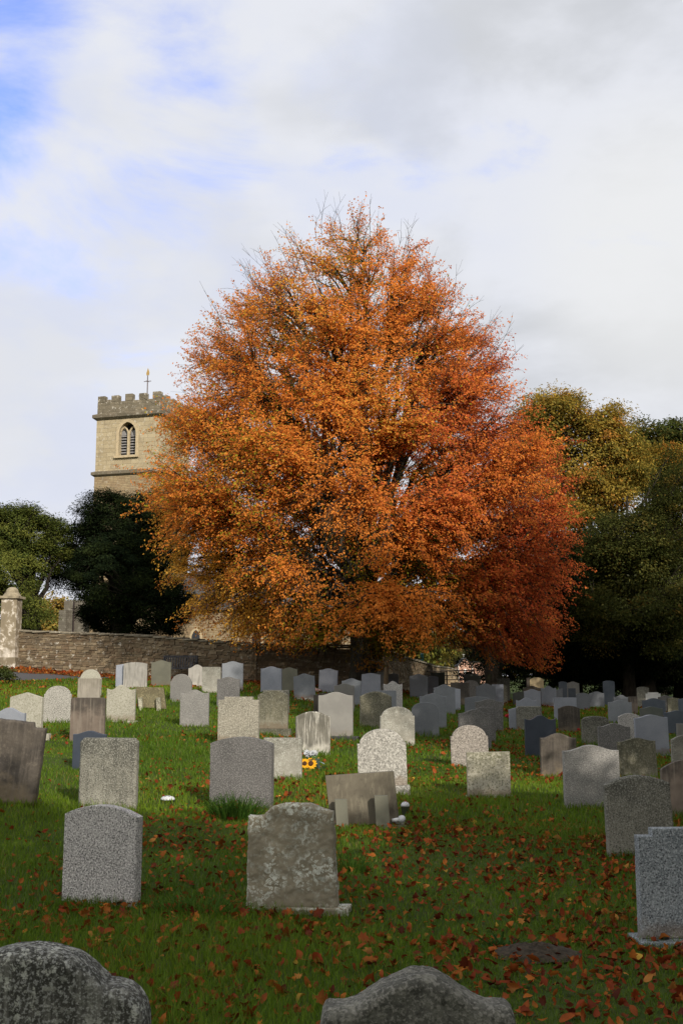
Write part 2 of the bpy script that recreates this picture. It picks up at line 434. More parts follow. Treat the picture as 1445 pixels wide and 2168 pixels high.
def rough_mesh(name, w, h, t, typ, k, amp=.012, flare=0.0, seed=0.0, bury=.12, edge=.025):
    """same outline on a fine grid, edges worn round and faces pitted"""
    f = drop_fn(typ, k)
    nx, nz, ny = 64, 84, 6
    us = np.linspace(-1, 1, nx + 1)
    bm = bmesh.new()
    def P(u, s, q):      # u across, s 0..1 up, q -1..1 through
        top = h - f(u) * w
        z = -bury + s * (top + bury)
        x = u * w / 2 * (1 + flare * (1 - s))
        y = q * t / 2
        ex = min((1 - abs(u)) * w / 2, (1 - s) * (top + bury))
        if ex < edge:
            y *= 1 - .38 * ((edge - ex) / edge) ** 2
        if abs(q) > .99: pass
        v = Vector((x, y, z))
        nz_ = mn.fractal(v * 9 + Vector((seed, seed * .7, 0)), .8, 2.1, 4)
        n2 = mn.fractal(v * 38 + Vector((seed, 1, 3)), .9, 2.2, 3)
        d = Vector((x / w, 1.4 * y / t, (z - h * .5) / h * .8)).normalized()
        return v + d * (amp * nz_ + amp * .35 * n2)
    cache = {}
    def vert(i, j, k_):
        key = (i, j, k_)
        if key not in cache:
            cache[key] = bm.verts.new(P(us[i], j / nz, -1 + 2 * k_ / ny))
        return cache[key]
    for i in range(nx):
        for j in range(nz):
            bm.faces.new((vert(i, j, 0), vert(i + 1, j, 0), vert(i + 1, j + 1, 0), vert(i, j + 1, 0)))
            bm.faces.new((vert(i, j, ny), vert(i, j + 1, ny), vert(i + 1, j + 1, ny), vert(i + 1, j, ny)))
        for q in range(ny):
            bm.faces.new((vert(i, nz, q), vert(i + 1, nz, q), vert(i + 1, nz, q + 1), vert(i, nz, q + 1)))
    for j in range(nz):
        for q in range(ny):
            bm.faces.new((vert(0, j, q), vert(0, j + 1, q), vert(0, j + 1, q + 1), vert(0, j, q + 1)))
            bm.faces.new((vert(nx, j, q), vert(nx, j, q + 1), vert(nx, j + 1, q + 1), vert(nx, j + 1, q)))
    bmesh.ops.recalc_face_normals(bm, faces=bm.faces)
    for fc in bm.faces: fc.smooth = True
    me = bpy.data.meshes.new(name); bm.to_mesh(me); bm.free()
    return me

HEADS = []
SGROUP = 'headstones in the churchyard lawn'
def stone(x0, x1, yt, yb, typ, mat, label, k=None, D=None, yaw=None, lean=0.0, t=None, rough=0.0, flare=0.0,
          plinth=None, tilt=0.0, pmat=None):
    """pixel box -> a stone of real size standing on the ground where that box meets it"""
    xc = (x0 + x1) / 2
    Y = D if D else min(hit(xc, yb), 46.5)
    b = pt(xc, 1430, Y); X = b[0]
    zg = g1(X, Y)
    zt = pt(xc, yt, Y)[2]
    L = np.linalg.norm(pt(x0, 1430, Y) - pt(x1, 1430, Y))
    h = zt - zg; w = L
    kd = {'ogee': .12, 'hollow': .16, 'round': .9, 'seg': .12, 'arch': .34, 'peak': .12, 'step': .75, 'chamfer': .5}
    k = kd.get(typ, 0) if k is None else k
    r = random.Random(int(x0 * 31 + yt * 7))
    if yaw is None: yaw = (-8 if X < 0 else 1) + r.uniform(-4, 4)
    if t is None: t = min(.13, max(.075, w * r.uniform(.12, .15)))
    nm = 'headstone'
    ph = 0.0
    if plinth: ph = plinth[1]
    seed = r.uniform(0, 50)
    def mk(n, hh, bury):
        if rough: return rough_mesh(n, w, hh, t, typ, k, rough, flare, seed, bury)
        return slab_mesh(n, w, hh, t, typ, k, .012 if D and D < 5 else .007, flare, bury)
    if plinth:
        o = empty(nm, (X, Y, zg), label, 'headstone', rad(yaw), SGROUP)
        s = link_mesh('slab', mk('slab', h - ph, 0.0), M[mat], o, (0, 0, ph))
        pb = MB(); pw = w * plinth[0]; pd = t * plinth[2]
        pb.box((plinth[3] if len(plinth) > 3 else 0, 0, (ph - .0015) / 2 - .06), (pw, pd, ph - .0015 + .12))
        pb.build('plinth', M[pmat or mat], o, bevel=.012)
        o.rotation_euler = (rad(tilt), rad(lean), rad(yaw))
    else:
        o = link_mesh(nm, mk(nm, h, .14), M[mat], None, (X, Y, zg))
        tag(o, label, 'headstone', SGROUP)
        o.rotation_euler = (rad(tilt), rad(lean), rad(yaw))
    HEADS.append((X, Y, w, h, label))
    return o
# ------------------------------------------------------------------ the headstones (pixel boxes in the photograph: left, right, top, foot)
S = stone
S(-148, 330, 1999, 0, 'lobes', 'near_lichen', 'black headstone with white lichen and broad lobed top, cut off by the lower left corner', D=3.35, yaw=3, t=.17, rough=.006, k=0)
S(680, 1075, 2053, 0, 'hump', 'near_grey', 'low grey stone with humped top and dark algae at the bottom edge of the picture', D=3.3, k=.15, yaw=1, t=.15, rough=.008)
S(142, 314, 1704, 1912, 'seg', 'speckle_mid', 'salt and pepper granite headstone with shallow curved top standing nearest on the left', k=.12, yaw=-20, t=.10, lean=.3)
S(533, 712, 1699, 1934, 'broken', 'lichen', 'worn brown headstone covered in ring shaped grey lichen, nearest in the middle', yaw=-9, t=.12, rough=.009, lean=-1.2, flare=.06, plinth=(1.16, .05, 1.7, .06))
S(1331, 1530, 1752, 2000, 'step', 'granite_step', 'blue grey granite headstone with stepped top on a plinth at the right edge', k=.70, yaw=3, t=.10, plinth=(1.12, .05, 3.2))
S(1273, 1410, 1641, 1812, 'seg', 'mottled', 'dark mottled lichened headstone leaning behind the stepped blue grey one', k=.13, lean=-2.0, rough=.005, t=.10, flare=.03)
S(1186, 1303, 1577, 1711, 'ogee', 'granite_grey', 'plain pinkish grey headstone with gently curved top and faint orange stains near its foot', k=.10, lean=-.6)
S(985, 1075, 1592, 1690, 'flat', 'cream_mossy', 'square flat topped cream headstone with algae, alone on sunny grass right of centre', lean=-.8, plinth=(1.07, .04, 1.6))
S(952, 1030, 1535, 1625, 'arch', 'speckle_pink', 'pinkish speckled round topped headstone just behind the square cream one', lean=-1.0)
S(758, 860, 1543, 1680, 'arch', 'speckle_pale', 'white speckled round topped headstone behind the propped slab', lean=-1.5, plinth=(1.10, .10, 1.7))
S(447, 582, 1560, 1712, 'seg', 'granite_dim', 'large dark grey granite headstone with a grass tuft at its foot', k=.10, yaw=-14, t=.11)
S(560, 640, 1562, 1650, 'flat', 'mottled_pale', 'grey lichened flat topped stone half hidden behind the large dark granite one', yaw=-3, t=.10)
S(174, 300, 1562, 1716, 'chamfer', 'mottled', 'lichened headstone with clipped corners standing right behind the salt and pepper granite one', yaw=-10, t=.10, k=.45, rough=.004)
S(160, 231, 1547, 1632, 'ogee', 'navy', 'polished navy headstone peeping out behind the one with clipped corners', yaw=-6, k=.10)
S(-48, 88, 1524, 1703, 'lean_step', 'sand_dark', 'dark weathered sandstone leaning to the right at the left edge', lean=6.0, yaw=-4, t=.12, rough=.006)
S(463, 550, 1475, 1583, 'step', 'speckle_cream', 'cream speckled granite headstone with a raised block on its flat top', k=.70, yaw=-7, t=.11, plinth=(1.12, .08, 1.6))
S(153, 226, 1477, 1572, 'chamfer', 'sand_brown', 'brown streaked headstone behind the polished navy one', yaw=-4, k=.3)
S(-12, 60, 1498, 1590, 'ogee', 'granite_blue', 'pale blue grey headstone peeping over the dark leaning one at the left edge', k=.16, yaw=-9)
S(23, 95, 1466, 1563, 'peak', 'cream', 'wide cream headstone with low pointed top, leftmost of the three sunlit pale stones', k=.14, yaw=-10, lean=1.0, plinth=(1.25, .06, 1.5))
S(96, 154, 1452, 1531, 'arch', 'speckle_pale', 'sunlit pale round topped headstone, middle of the three by the left edge', yaw=-4)
S(169, 216, 1417, 1474, 'arch', 'cream', 'small round topped pale stone hidden behind the weathered brownish one near the path', k=.45, yaw=-4)
S(166, 214, 1436, 1496, 'chamfer', 'greywhite', 'weathered pale sandstone with wavy flat top near the end of the path', k=.2, yaw=-6)
S(228, 289, 1450, 1530, 'hollow', 'cream', 'sunlit cream headstone with humped top and plinth, rightmost of the three pale ones', k=.17, yaw=-5, plinth=(1.14, .04, 1.6))
S(245, 288, 1405, 1457, 'peak', 'granite_blue', 'plain grey headstone half hidden behind the white streaked one near the wall', k=.08)
S(262, 312, 1402, 1458, 'seg', 'streak_light', 'white streaked headstone close to the wall left of the bench', k=.07, yaw=-3)
S(320, 363, 1398, 1453, 'ogee', 'olive_plain', 'smooth olive headstone standing in front of the bench', k=.10, plinth=(1.1, .03, 1.6))
S(361, 408, 1427, 1487, 'arch', 'granite_grey', 'grey speckled round topped headstone overlapping the bench side row', k=.4)
S(383, 444, 1460, 1538, 'hollow', 'granite_grey', 'grey granite headstone with humped top standing alone on sunny grass left of centre', k=.13, yaw=-5)
S(399, 436, 1407, 1455, 'ogee', 'streak_light', 'pale weathered headstone just right of the bench with one sloping shoulder', k=.2)
S(428, 468, 1412, 1466, 'chamfer', 'mottled_pale', 'grey mottled flat topped stone between the pale weathered one and the tall grey one', k=.2)
S(470, 515, 1400, 1462, 'ogee', 'granite_steel', 'tall steel grey headstone against the dark wall right of the bench', k=.10, plinth=(1.1, .04, 1.6))
S(460, 508, 1433, 1497, 'ogee', 'granite_dim', 'grey headstone directly behind the cream stone with the raised block', k=.10)
S(552, 597, 1411, 1469, 'ogee', 'granite_blue', 'pale blue headstone with red flowers at its right foot, in front of the dark wall', k=.10)
S(595, 630, 1413, 1466, 'ogee', 'olive_plain', 'dull green grey headstone tucked behind the pale blue one with red flowers', k=.10)
S(623, 668, 1426, 1481, 'ogee', 'granite_steel', 'grey headstone leaning left with a pebble filled kerb at its foot', k=.12, lean=-2.5, plinth=(1.0, .04, 2.6), pmat='mottled_pale')
S(674, 714, 1415, 1468, 'ogee', 'granite_blue', 'pale blue headstone leaning right with white and pink flowers at its left', k=.10, lean=2.0)
S(546, 611, 1462, 1555, 'seg', 'olive', 'dark olive round shouldered stone with pale foot on a wide plinth', k=.15, plinth=(1.18, .12, 1.9), pmat='olive')
S(557, 613, 1461, 1512, 'flat', 'mottled', 'dark flat topped stone hidden behind the olive one with the pale foot', t=.09)
S(626, 699, 1506, 1598, 'seg', 'streaked', 'round topped headstone with white runs down its face, behind the sunflowers', k=.16, yaw=-3, t=.10, rough=.003)
S(674, 747, 1465, 1566, 'ogee', 'plain_grey', 'large smooth grey headstone on a black plinth in the middle', k=.10, plinth=(1.32, .07, 2.2), pmat='black_plinth')
S(664, 704, 1467, 1520, 'ogee', 'sand_dark', 'dark stone edge showing just left of the large smooth grey headstone', k=.10)
S(707, 750, 1447, 1506, 'ogee', 'plain_grey', 'dull grey headstone directly behind the large smooth grey one', k=.10)
S(723, 764, 1436, 1494, 'ogee', 'granite_steel', 'steel grey headstone left of the pair of pale blue stones under the tree', k=.13)
S(764, 804, 1425, 1478, 'ogee', 'granite_blue', 'pale blue headstone leaning right beside the slim tree trunk', k=.07, lean=1.5)
S(788, 822, 1423, 1470, 'ogee', 'granite_grey', 'speckled grey headstone at the foot of the slim tree trunk', k=.08)
S(821, 843, 1425, 1462, 'peak', 'granite_blue', 'narrow pale headstone just right of the slim tree trunk', k=.12)
S(811, 851, 1442, 1498, 'hollow', 'speckle_mid', 'black and white speckled headstone with humped top below the slim tree trunk', k=.18)
S(761, 828, 1464, 1543, 'seg', 'olive', 'broad olive brown round topped stone with white spots, right of the large smooth grey one', k=.16, rough=.003)
S(796, 838, 1462, 1512, 'flat', 'granite_steel', 'dark grey stone showing behind the broad olive brown one', t=.09)
S(803, 876, 1496, 1577, 'arch', 'mottled_pale', 'lichened headstone with notched shoulders in front of the broad olive brown one', k=.3, rough=.004)
S(870, 927, 1487, 1559, 'arch', 'granite_steel', 'blue grey headstone with stepped shoulders, right of the notched lichened one', k=.22)
S(887, 943, 1468, 1540, 'ogee', 'granite_steel', 'steel grey headstone directly behind the one with stepped shoulders', k=.11)
S(867, 905, 1427, 1478, 'ogee', 'granite_steel', 'wide steel grey headstone below the left end of the gate', k=.10, lean=-1.2)
S(904, 927, 1431, 1472, 'seg', 'granite_blue', 'narrow pale grey headstone with dark stained top under the gate', k=.12)
S(911, 941, 1423, 1458, 'flat', 'slate_green', 'dark square stone in front of the gate, left of its middle post')
S(917, 962, 1449, 1512, 'ogee', 'granite_steel', 'dark steel headstone below the gate with a lit pale one at its right', k=.15)
S(935, 973, 1456, 1503, 'peak', 'granite_blue', 'pale headstone showing as a bright strip right of the dark steel one', k=.08)
S(953, 992, 1445, 1492, 'flat', 'sand_dark', 'dark brown square stone with dried flowers on top, right of the pale strip')
S(980, 1012, 1440, 1488, 'arch', 'granite_grey', 'pale grey round topped headstone beside the dark brown square stone', k=.3)
S(981, 1016, 1427, 1458, 'step', 'slate_green', 'dark stepped stone below the small brick house', k=.72)
S(1006, 1047, 1447, 1494, 'ogee', 'granite_steel', 'steel grey headstone with curved top, left one of a touching pair under the dark trunk', k=.14)
S(1040, 1064, 1449, 1494, 'flat', 'granite_blue', 'plain pale grey stone, right one of a touching pair under the dark trunk')
S(1058, 1072, 1450, 1490, 'seg', 'cream_mossy', 'thin yellowish lichened stone right of the touching pair', k=.3)
S(982, 1034, 1474, 1512, 'peak', 'granite_steel', 'wide low steel grey headstone in front of the touching pair', k=.07)
S(1004, 1062, 1480, 1548, 'ogee', 'granite_dim', 'dark grey headstone with curved top, hindmost of three standing one behind another', k=.10)
S(1005, 1046, 1497, 1572, 'seg', 'granite_dim', 'dark grey headstone, middle one of three standing one behind another', k=.08)
S(968, 1036, 1502, 1588, 'ogee', 'granite_dim', 'grey headstone with curved top, front one of three standing behind the pinkish speckled one', k=.12)
S(1051, 1078, 1434, 1488, 'cross', 'mottled', 'mottled dark stone with a small stub of a cross on top, beside the dark trunk')
S(1113, 1122, 1435, 1462, 'flat', 'sand_dark', 'thin dark stone at the left of the tan one')
S(1120, 1149, 1434, 1464, 'seg', 'tan', 'tan sandstone headstone, the only sandy yellow one in the dark back row', k=.16)
S(1105, 1144, 1452, 1472, 'ogee', 'sand_dark', 'low dark headstone below the tan one', k=.12)
S(1084, 1121, 1464, 1494, 'seg', 'slate_green', 'dark greenish headstone left of a pale one, two below the tan stone', k=.12)
S(1107, 1142, 1459, 1499, 'ogee', 'granite_blue', 'pale grey headstone with curved top directly below the tan one', k=.12)
S(1143, 1175, 1452, 1496, 'hollow', 'granite_blue', 'bright pale headstone on a low plinth just right below the tan one', k=.17, plinth=(1.08, .05, 1.6))
S(1175, 1202, 1457, 1486, 'ogee', 'granite_steel', 'mid grey headstone touching the bright pale one on a low plinth', k=.14)
S(1200, 1216, 1457, 1486, 'flat', 'navy_soft', 'narrow dark square stone in front of the light topmost grey one')
S(1198, 1224, 1443, 1480, 'ogee', 'granite_grey', 'light grey headstone standing highest in the dark back row right of the tan one', k=.12)
S(1181, 1198, 1443, 1474, 'seg', 'navy_soft', 'faint navy stone at the left of the highest light grey one', k=.1)
S(1090, 1133, 1477, 1516, 'hollow', 'granite_blue', 'wide pale headstone with humped top above the mossy round cornered one', k=.15)
S(1170, 1217, 1477, 1526, 'flat', 'granite_blue', 'pale flat topped stone with white upper edge behind the dark brown one')
S(1075, 1122, 1496, 1545, 'peak', 'granite_blue', 'pale blue stone with sloping shoulder left of the mossy round cornered one', k=.12, lean=-1.5)
S(1090, 1144, 1495, 1547, 'chamfer', 'mottled', 'mossy grey stone with rounded corners behind the navy headstone', k=.5, rough=.003)
S(1178, 1224, 1494, 1549, 'seg', 'sand_dark', 'dark brown round topped headstone with lichened rim, middle right', k=.13)
S(1216, 1245, 1467, 1502, 'seg', 'granite_steel', 'dark grey round shouldered headstone right of the flat topped pale one', k=.12)
S(1245, 1276, 1464, 1500, 'ogee', 'granite_steel', 'grey headstone behind a small brown stone with a white vase', k=.12)
S(1246, 1263, 1471, 1497, 'flat', 'sand_dark', 'small brown stone with a white vase before it')
S(1274, 1299, 1441, 1486, 'seg', 'navy_soft', 'tall faint navy headstone standing alone in front of the black wood', k=.1)
S(1295, 1329, 1471, 1504, 'hollow', 'granite_steel', 'blue grey headstone with humped top right below the tall navy one', k=.15)
S(1327, 1346, 1475, 1512, 'flat', 'sand_brown', 'narrow brown stone left of the mossy upright one')
S(1345, 1371, 1454, 1495, 'seg', 'mottled', 'mossy upright stone standing highest among the far right stones', k=.1)
S(1363, 1395, 1466, 1490, 'step', 'white_tomb', 'low white stepped tomb top at the far right', k=.72)
S(1390, 1420, 1472, 1508, 'ogee', 'granite_dim', 'grey curved headstone right of the white stepped tomb', k=.12)
S(1409, 1434, 1477, 1512, 'ogee', 'olive', 'olive stone second from the right edge in the back', k=.06)
S(1432, 1470, 1477, 1530, 'ogee', 'navy_soft', 'dark blue stone cut by the right edge in the back', k=.08)
S(1356, 1404, 1478, 1516, 'ogee', 'navy_soft', 'dark blue headstone in front of the white stepped tomb', k=.10)
S(1284, 1333, 1482, 1532, 'ogee', 'granite_steel', 'wide blue grey headstone in front of the humped one right of the tall navy', k=.10)
S(1350, 1398, 1496, 1540, 'ogee', 'slate_green', 'dark green headstone just above the bright pale blue one at the right', k=.08)
S(1400, 1456, 1504, 1554, 'ogee', 'navy_soft', 'dark navy stone behind and right of the bright pale blue one', k=.08)
S(1107, 1172, 1514, 1604, 'hollow', 'navy', 'large navy headstone with curved top in the shade right of centre', k=.15)
S(1138, 1214, 1552, 1645, 'ogee', 'sand_dark', 'dark brown weathered headstone left of the plain pinkish grey one', k=.13, rough=.004)
S(1226, 1284, 1516, 1580, 'arch', 'mottled', 'green lichened stone with notched shoulders behind the brownish grey one', k=.12, rough=.003)
S(1260, 1328, 1531, 1610, 'ogee', 'granite_dim', 'brownish grey headstone left of the bright pale blue one', k=.11)
S(1304, 1352, 1510, 1568, 'seg', 'speckle_mid', 'dark speckled round topped headstone between the brownish grey and bright pale blue ones', k=.16)
S(1339, 1409, 1513, 1604, 'ogee', 'granite_blue', 'bright pale blue headstone with curved top, biggest light one at the right', k=.09, lean=-1.5, plinth=(1.02, .06, 1.4))
S(1302, 1382, 1562, 1648, 'ogee', 'olive', 'dark olive headstone leaning left in front of the bright pale blue one', k=.09, lean=-2.0)
S(1426, 1470, 1532, 1590, 'flat', 'plain_grey', 'small grey square stone at the right edge')
S(1413, 1484, 1555, 1640, 'seg', 'mottled_pale', 'lichened pale stone cut by the right edge behind the brown one', k=.16)
S(1391, 1500, 1608, 1732, 'seg', 'sand_brown', 'brown sandstone cut by the right edge behind the dark mottled one', k=.18, lean=-1)

# the slabs propped by two posts
def propped_slab(c00, c10, c11, c01, posts, mat, label, foot=None):
    """corners: bottom left, bottom right, top right, top left in pixels; posts (x0, x1, top, foot)"""
    yb = max(c00[1], c10[1])
    xm = (c00[0] + c10[0]) / 2
    Y = hit(xm, max(p[3] for p in posts)) + .16
    X = pt(xm, 1430, Y)[0]; zg = g1(X, Y)
    o = empty('propped_slab', (X, Y, zg), label, 'headstone', 0, SGROUP)
    org = Vector((X, Y, zg))
    P = []
    for (c, dy) in ((c00, .0), (c10, .0), (c11, .10), (c01, .10)):
        P.append(Vector(pt(c[0], c[1], Y + dy)) - org)
    mb = MB(); th = Vector((0, .085, 0))
    mb.add(P + [p + th for p in P], [(0, 1, 2, 3), (7, 6, 5, 4), (0, 4, 5, 1), (1, 5, 6, 2), (2, 6, 7, 3), (3, 7, 4, 0)])
    mb.build('slab', M[mat], o, bevel=.008)
    for (x0, x1, yt, yf) in posts:
        w = (x1 - x0) / FPX * Y
        b = Vector(pt((x0 + x1) / 2, yf, Y - .12)) - org
        tp = Vector(pt((x0 + x1) / 2 - (x1 - x0) * .22, yt, Y - .075)) - org
        q = MB(); dx = Vector((w / 2, 0, 0)); dy = Vector((0, .045, 0)); low = Vector((0, 0, -.1))
        ring = lambda c: [c - dx - dy, c + dx - dy, c + dx + dy, c - dx + dy]
        q.add(ring(b + low) + ring(tp), [(0, 3, 2, 1), (4, 5, 6, 7), (0, 1, 5, 4), (1, 2, 6, 5), (2, 3, 7, 6), (3, 0, 4, 7)])
        q.build('post', M['olive_plain' if mat == 'moss_slab' else 'cream_mossy'], o, bevel=.006)
    if foot:
        q = MB(); c = Vector(pt((foot[0] + foot[1]) / 2, foot[2], Y + .02)) - org
        q.box((c.x, c.y + .04, c.z - .07), ((foot[1] - foot[0]) / FPX * Y, .30, .15), Matrix.Rotation(rad(-14), 3, 'Z'))
        q.build('plinth', M[mat], o, bevel=.012)
    return o, Y
SLAB, SLAB_Y = propped_slab((701, 1754), (845, 1740), (833, 1633), (688, 1643), [(714, 739, 1692, 1756), (798, 826, 1684, 1756)], 'moss_slab',
    'plain brownish slab leaning back, held by two short posts, in the middle foreground', foot=(808, 862, 1746))
propped_slab((291, 1497), (352, 1501), (346, 1456), (288, 1454), [(295, 303, 1477, 1505), (333, 342, 1477, 1505)], 'moss_top',
    'mossy topped slab held by two posts on sunny grass behind the cream headstones')
# ------------------------------------------------------------------ sky and sun
SUN_EL, SUN_AZ = 25.0, 24.0          # sun behind the camera, to its right
SUN_FROM = Vector((math.sin(rad(SUN_AZ)) * math.cos(rad(SUN_EL)), -math.cos(rad(SUN_AZ)) * math.cos(rad(SUN_EL)), math.sin(rad(SUN_EL))))
sd = bpy.data.lights.new('sun', 'SUN'); so = bpy.data.objects.new('sun', sd); COL.objects.link(so)
sd.energy = 4.4; sd.angle = rad(0.5); sd.color = (1.0, .91, .78)
so.rotation_euler = SUN_FROM.to_track_quat('Z', 'Y').to_euler()
so.location = (20, -40, 30)

W = bpy.data.worlds.new('World'); SC.world = W; W.use_nodes = True
wt = NT.__new__(NT); wt.t = W.node_tree; wt.t.nodes.clear()
wout = wt.n('ShaderNodeOutputWorld')
sky = wt.n('ShaderNodeTexSky'); sky.sky_type = 'NISHITA'; sky.sun_disc = False
sky.sun_elevation = rad(SUN_EL); sky.sun_rotation = rad(180 - SUN_AZ)
sky.air_density = 1.0; sky.dust_density = .3; sky.ozone_density = 2.0
b1 = wt.n('ShaderNodeBackground'); b1.inputs['Strength'].default_value = .15
wt.l(wt.mix(1.0, sky.outputs[0], (1.0, 1.2, 2.1), 'MULTIPLY'), b1.inputs['Color'])
wtc = wt.n('ShaderNodeTexCoord'); D_ = wtc.outputs['Generated']
def dirdot(px, py):
    d = ray(px, py); d = d / np.linalg.norm(d)
    x = wt.n('ShaderNodeVectorMath', operation='DOT_PRODUCT'); wt.l(D_, x.inputs[0]); x.inputs[1].default_value = tuple(d)
    return x.outputs['Value']
def cosd(a): return math.cos(rad(a))
Pw = wt.mapping(D_, (1, 1, 1.9))
nA = wt.noise(Pw, 4.2, 9, .58, .4)
nB = wt.noise(wt.mapping(D_, (1, 1, 2.0)), 4.0, 6, .52, .15)
blue1 = wt.math('MAXIMUM', wt.ramp(dirdot(-40, 90), cosd(6.0), cosd(.5), 0, .72), wt.ramp(dirdot(-60, 290), cosd(4.5), cosd(1), 0, .5))
blue2 = wt.ramp(dirdot(380, 300), cosd(6), cosd(1), 0, .45)
blue3 = wt.ramp(dirdot(230, 545), cosd(7), cosd(1), 0, .3)
open_ = wt.math('MAXIMUM', wt.math('MAXIMUM', blue1, blue2), blue3)
nS = wt.math('ADD', wt.math('MULTIPLY', nA, 1.45), -.20)
left = wt.ramp(dirdot(150, 330), cosd(17), cosd(5), 0, .05)
cov = wt.math('SUBTRACT', wt.math('SUBTRACT', wt.math('ADD', nS, .36), wt.math('MULTIPLY', open_, .46)), left)
fac = wt.ramp(cov, .22, .74)
grey = wt.ramp(nB, .40, .60)
right = wt.ramp(dirdot(1300, 420), cosd(22), cosd(4), .25, 1.0)
ccol = wt.mix(wt.math('MULTIPLY', grey, right), (.80, .82, .88), (.62, .64, .68))
bright = wt.ramp(dirdot(1440, 540), cosd(9), cosd(2), 0, .7)
ccol = wt.mix(bright, ccol, (.86, .865, .86))
veil = wt.ramp(wt.noise(Pw, 7.5, 5, .5), .45, .62, 0, .35)
ccol = wt.mix(wt.math('MULTIPLY', veil, wt.ramp(dirdot(200, 500), cosd(24), cosd(8))), ccol, (.62, .69, .93))
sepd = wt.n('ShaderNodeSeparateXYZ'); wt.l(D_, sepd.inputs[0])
back_ = wt.ramp(sepd.outputs['Y'], -.35, .40, 1.0, 0.0)     # brighter, warmer cloud on the sun's side, unseen, set to lift near shade
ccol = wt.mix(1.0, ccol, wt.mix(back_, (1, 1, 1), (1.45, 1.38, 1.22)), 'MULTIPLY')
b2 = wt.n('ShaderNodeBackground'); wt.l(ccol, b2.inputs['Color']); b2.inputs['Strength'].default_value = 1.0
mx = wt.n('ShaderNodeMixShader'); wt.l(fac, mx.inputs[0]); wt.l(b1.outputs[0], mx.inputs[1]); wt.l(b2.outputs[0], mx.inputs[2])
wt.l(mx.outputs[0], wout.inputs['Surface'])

# ------------------------------------------------------------------ ground sheet
def axis(pts):
    out = []
    for a, b, s in pts: out += list(np.arange(a, b, s))
    return np.array(out + [pts[-1][1]])
ax = axis([(-2500, -400, 300), (-400, -60, 40), (-60, -16, 2), (-16, 16, .3), (16, 60, 2), (60, 400, 40), (400, 2500, 300)])
ay = axis([(-2500, -400, 300), (-400, -60, 40), (-60, -10, 4), (-10, 2, 1), (2, 50, .3), (50, 160, 4), (160, 400, 40), (400, 2500, 300)])
XX, YY = np.meshgrid(ax, ay)
ZZ = gz(np.clip(XX, -60, 60), np.clip(YY, -60, 160))
nxv, nyv = len(ax), len(ay)
idx = np.arange(nxv * nyv).reshape(nyv, nxv)
F = np.stack([idx[:-1, :-1], idx[:-1, 1:], idx[1:, 1:], idx[1:, :-1]], -1).reshape(-1, 4)
t = NT('turf_soil'); P = t.objcoord(False)
a = t.noise(P, 1.1, 6); b = t.noise(P, 14, 5)
c = t.mix(t.ramp(a, .35, .65), (.030, .052, .010), (.048, .075, .014))
c = t.mix(t.ramp(b, .45, .7, 0, .6), c, (.055, .042, .022))
MG = t.finish(c, .95, b, .6, .03, .1)
go = mesh_np('ground', np.stack([XX, YY, ZZ], -1).reshape(-1, 3), F, MG, smooth=True)
tag(go, kind='structure')

# tarmac path and the leafy verge along the wall
WALL = [(-14.0, 48.0), (-8.3, 46.2), (-3.4, 44.2), (1.2, 45.0), (2.6, 51.0), (4.5, 58.5)]
def wall_y(x):
    return np.interp(x, [p[0] for p in WALL[:4]], [p[1] for p in WALL[:4]])
def ribbon(name, xs, lo, hi, dz, mat, n=10):
    V = []; 
    for x in xs:
        a0, b0 = lo(x), hi(x)
        for j in range(n + 1):
            y = a0 + (b0 - a0) * j / n
            V.append((x, y, g1(x, y) + dz))
    m = n + 1; i = np.arange((len(xs) - 1) * m).reshape(-1, m)[:, :-1].ravel()
    return mesh_np(name, np.array(V), np.stack([i, i + m, i + m + 1, i + 1], -1), mat, smooth=True)
t = NT('tarmac'); P = t.objcoord(False)
s = t.noise(P, 60, 4, .7)
c = t.mix(t.ramp(s, .3, .7), (.050, .048, .052), (.085, .082, .086))
MT = t.finish(c, .9, s, .4, .01)
xs = np.arange(-30, -9.0, .35)
def path_hi(x): return wall_y(x) - 1.9
def path_lo(x): return path_hi(x) - max(.05, min(2.9, (-9.0 - x) * 1.1))
tag(ribbon('path', xs, path_lo, path_hi, .022, MT), kind='structure')
t = NT('leaf_litter_soil'); P = t.objcoord(False)
s = t.noise(P, 7, 6, .7)
c = t.mix(t.ramp(s, .42, .62), (.060, .060, .018), (.17, .062, .022))
MV = t.finish(c, .95, s, .7, .04, .1)
tag(ribbon('verge', np.arange(-30, 1.2, .35), lambda x: path_hi(x) + .02 if x < -9.1 else wall_y(x) - 1.7, lambda x: wall_y(x) + .1, .03, MV), kind='structure')

# ------------------------------------------------------------------ grass
def on_path(x, y):
    return (x < -9.1) & (y > np.interp(x, xs, [path_lo(v) for v in xs]) - .1) & (y < 52)
def in_view(x, y, m):
    return np.abs(x) < .312 * y + m
def scatter(y0, y1, dens, m=1.6):
    w = .312 * y1 + m
    n = int(dens * 2 * w * (y1 - y0))
    x = RNG.uniform(-w, w, n); y = RNG.uniform(y0, y1, n)
    k = in_view(x, y, m) & ~on_path(x, y) & (y < wall_y(np.clip(x, -14, 1.2)) + np.where(x > 1.2, 8, -.3))
    return x[k], y[k]
def vnoise(x, y, s, seed):
    r = np.random.default_rng(seed); o = np.zeros_like(x)
    for i in range(7):
        th = r.uniform(0, 6.28); f = s * r.uniform(.5, 2.2); o += np.sin((x * math.cos(th) + y * math.sin(th)) * f + r.uniform(0, 6.28) + 1.2 * np.sin(.7 * f * (x - y)))
    return o / 7 * 1.6
GV, GF, GC = [], [], []
GN = 0
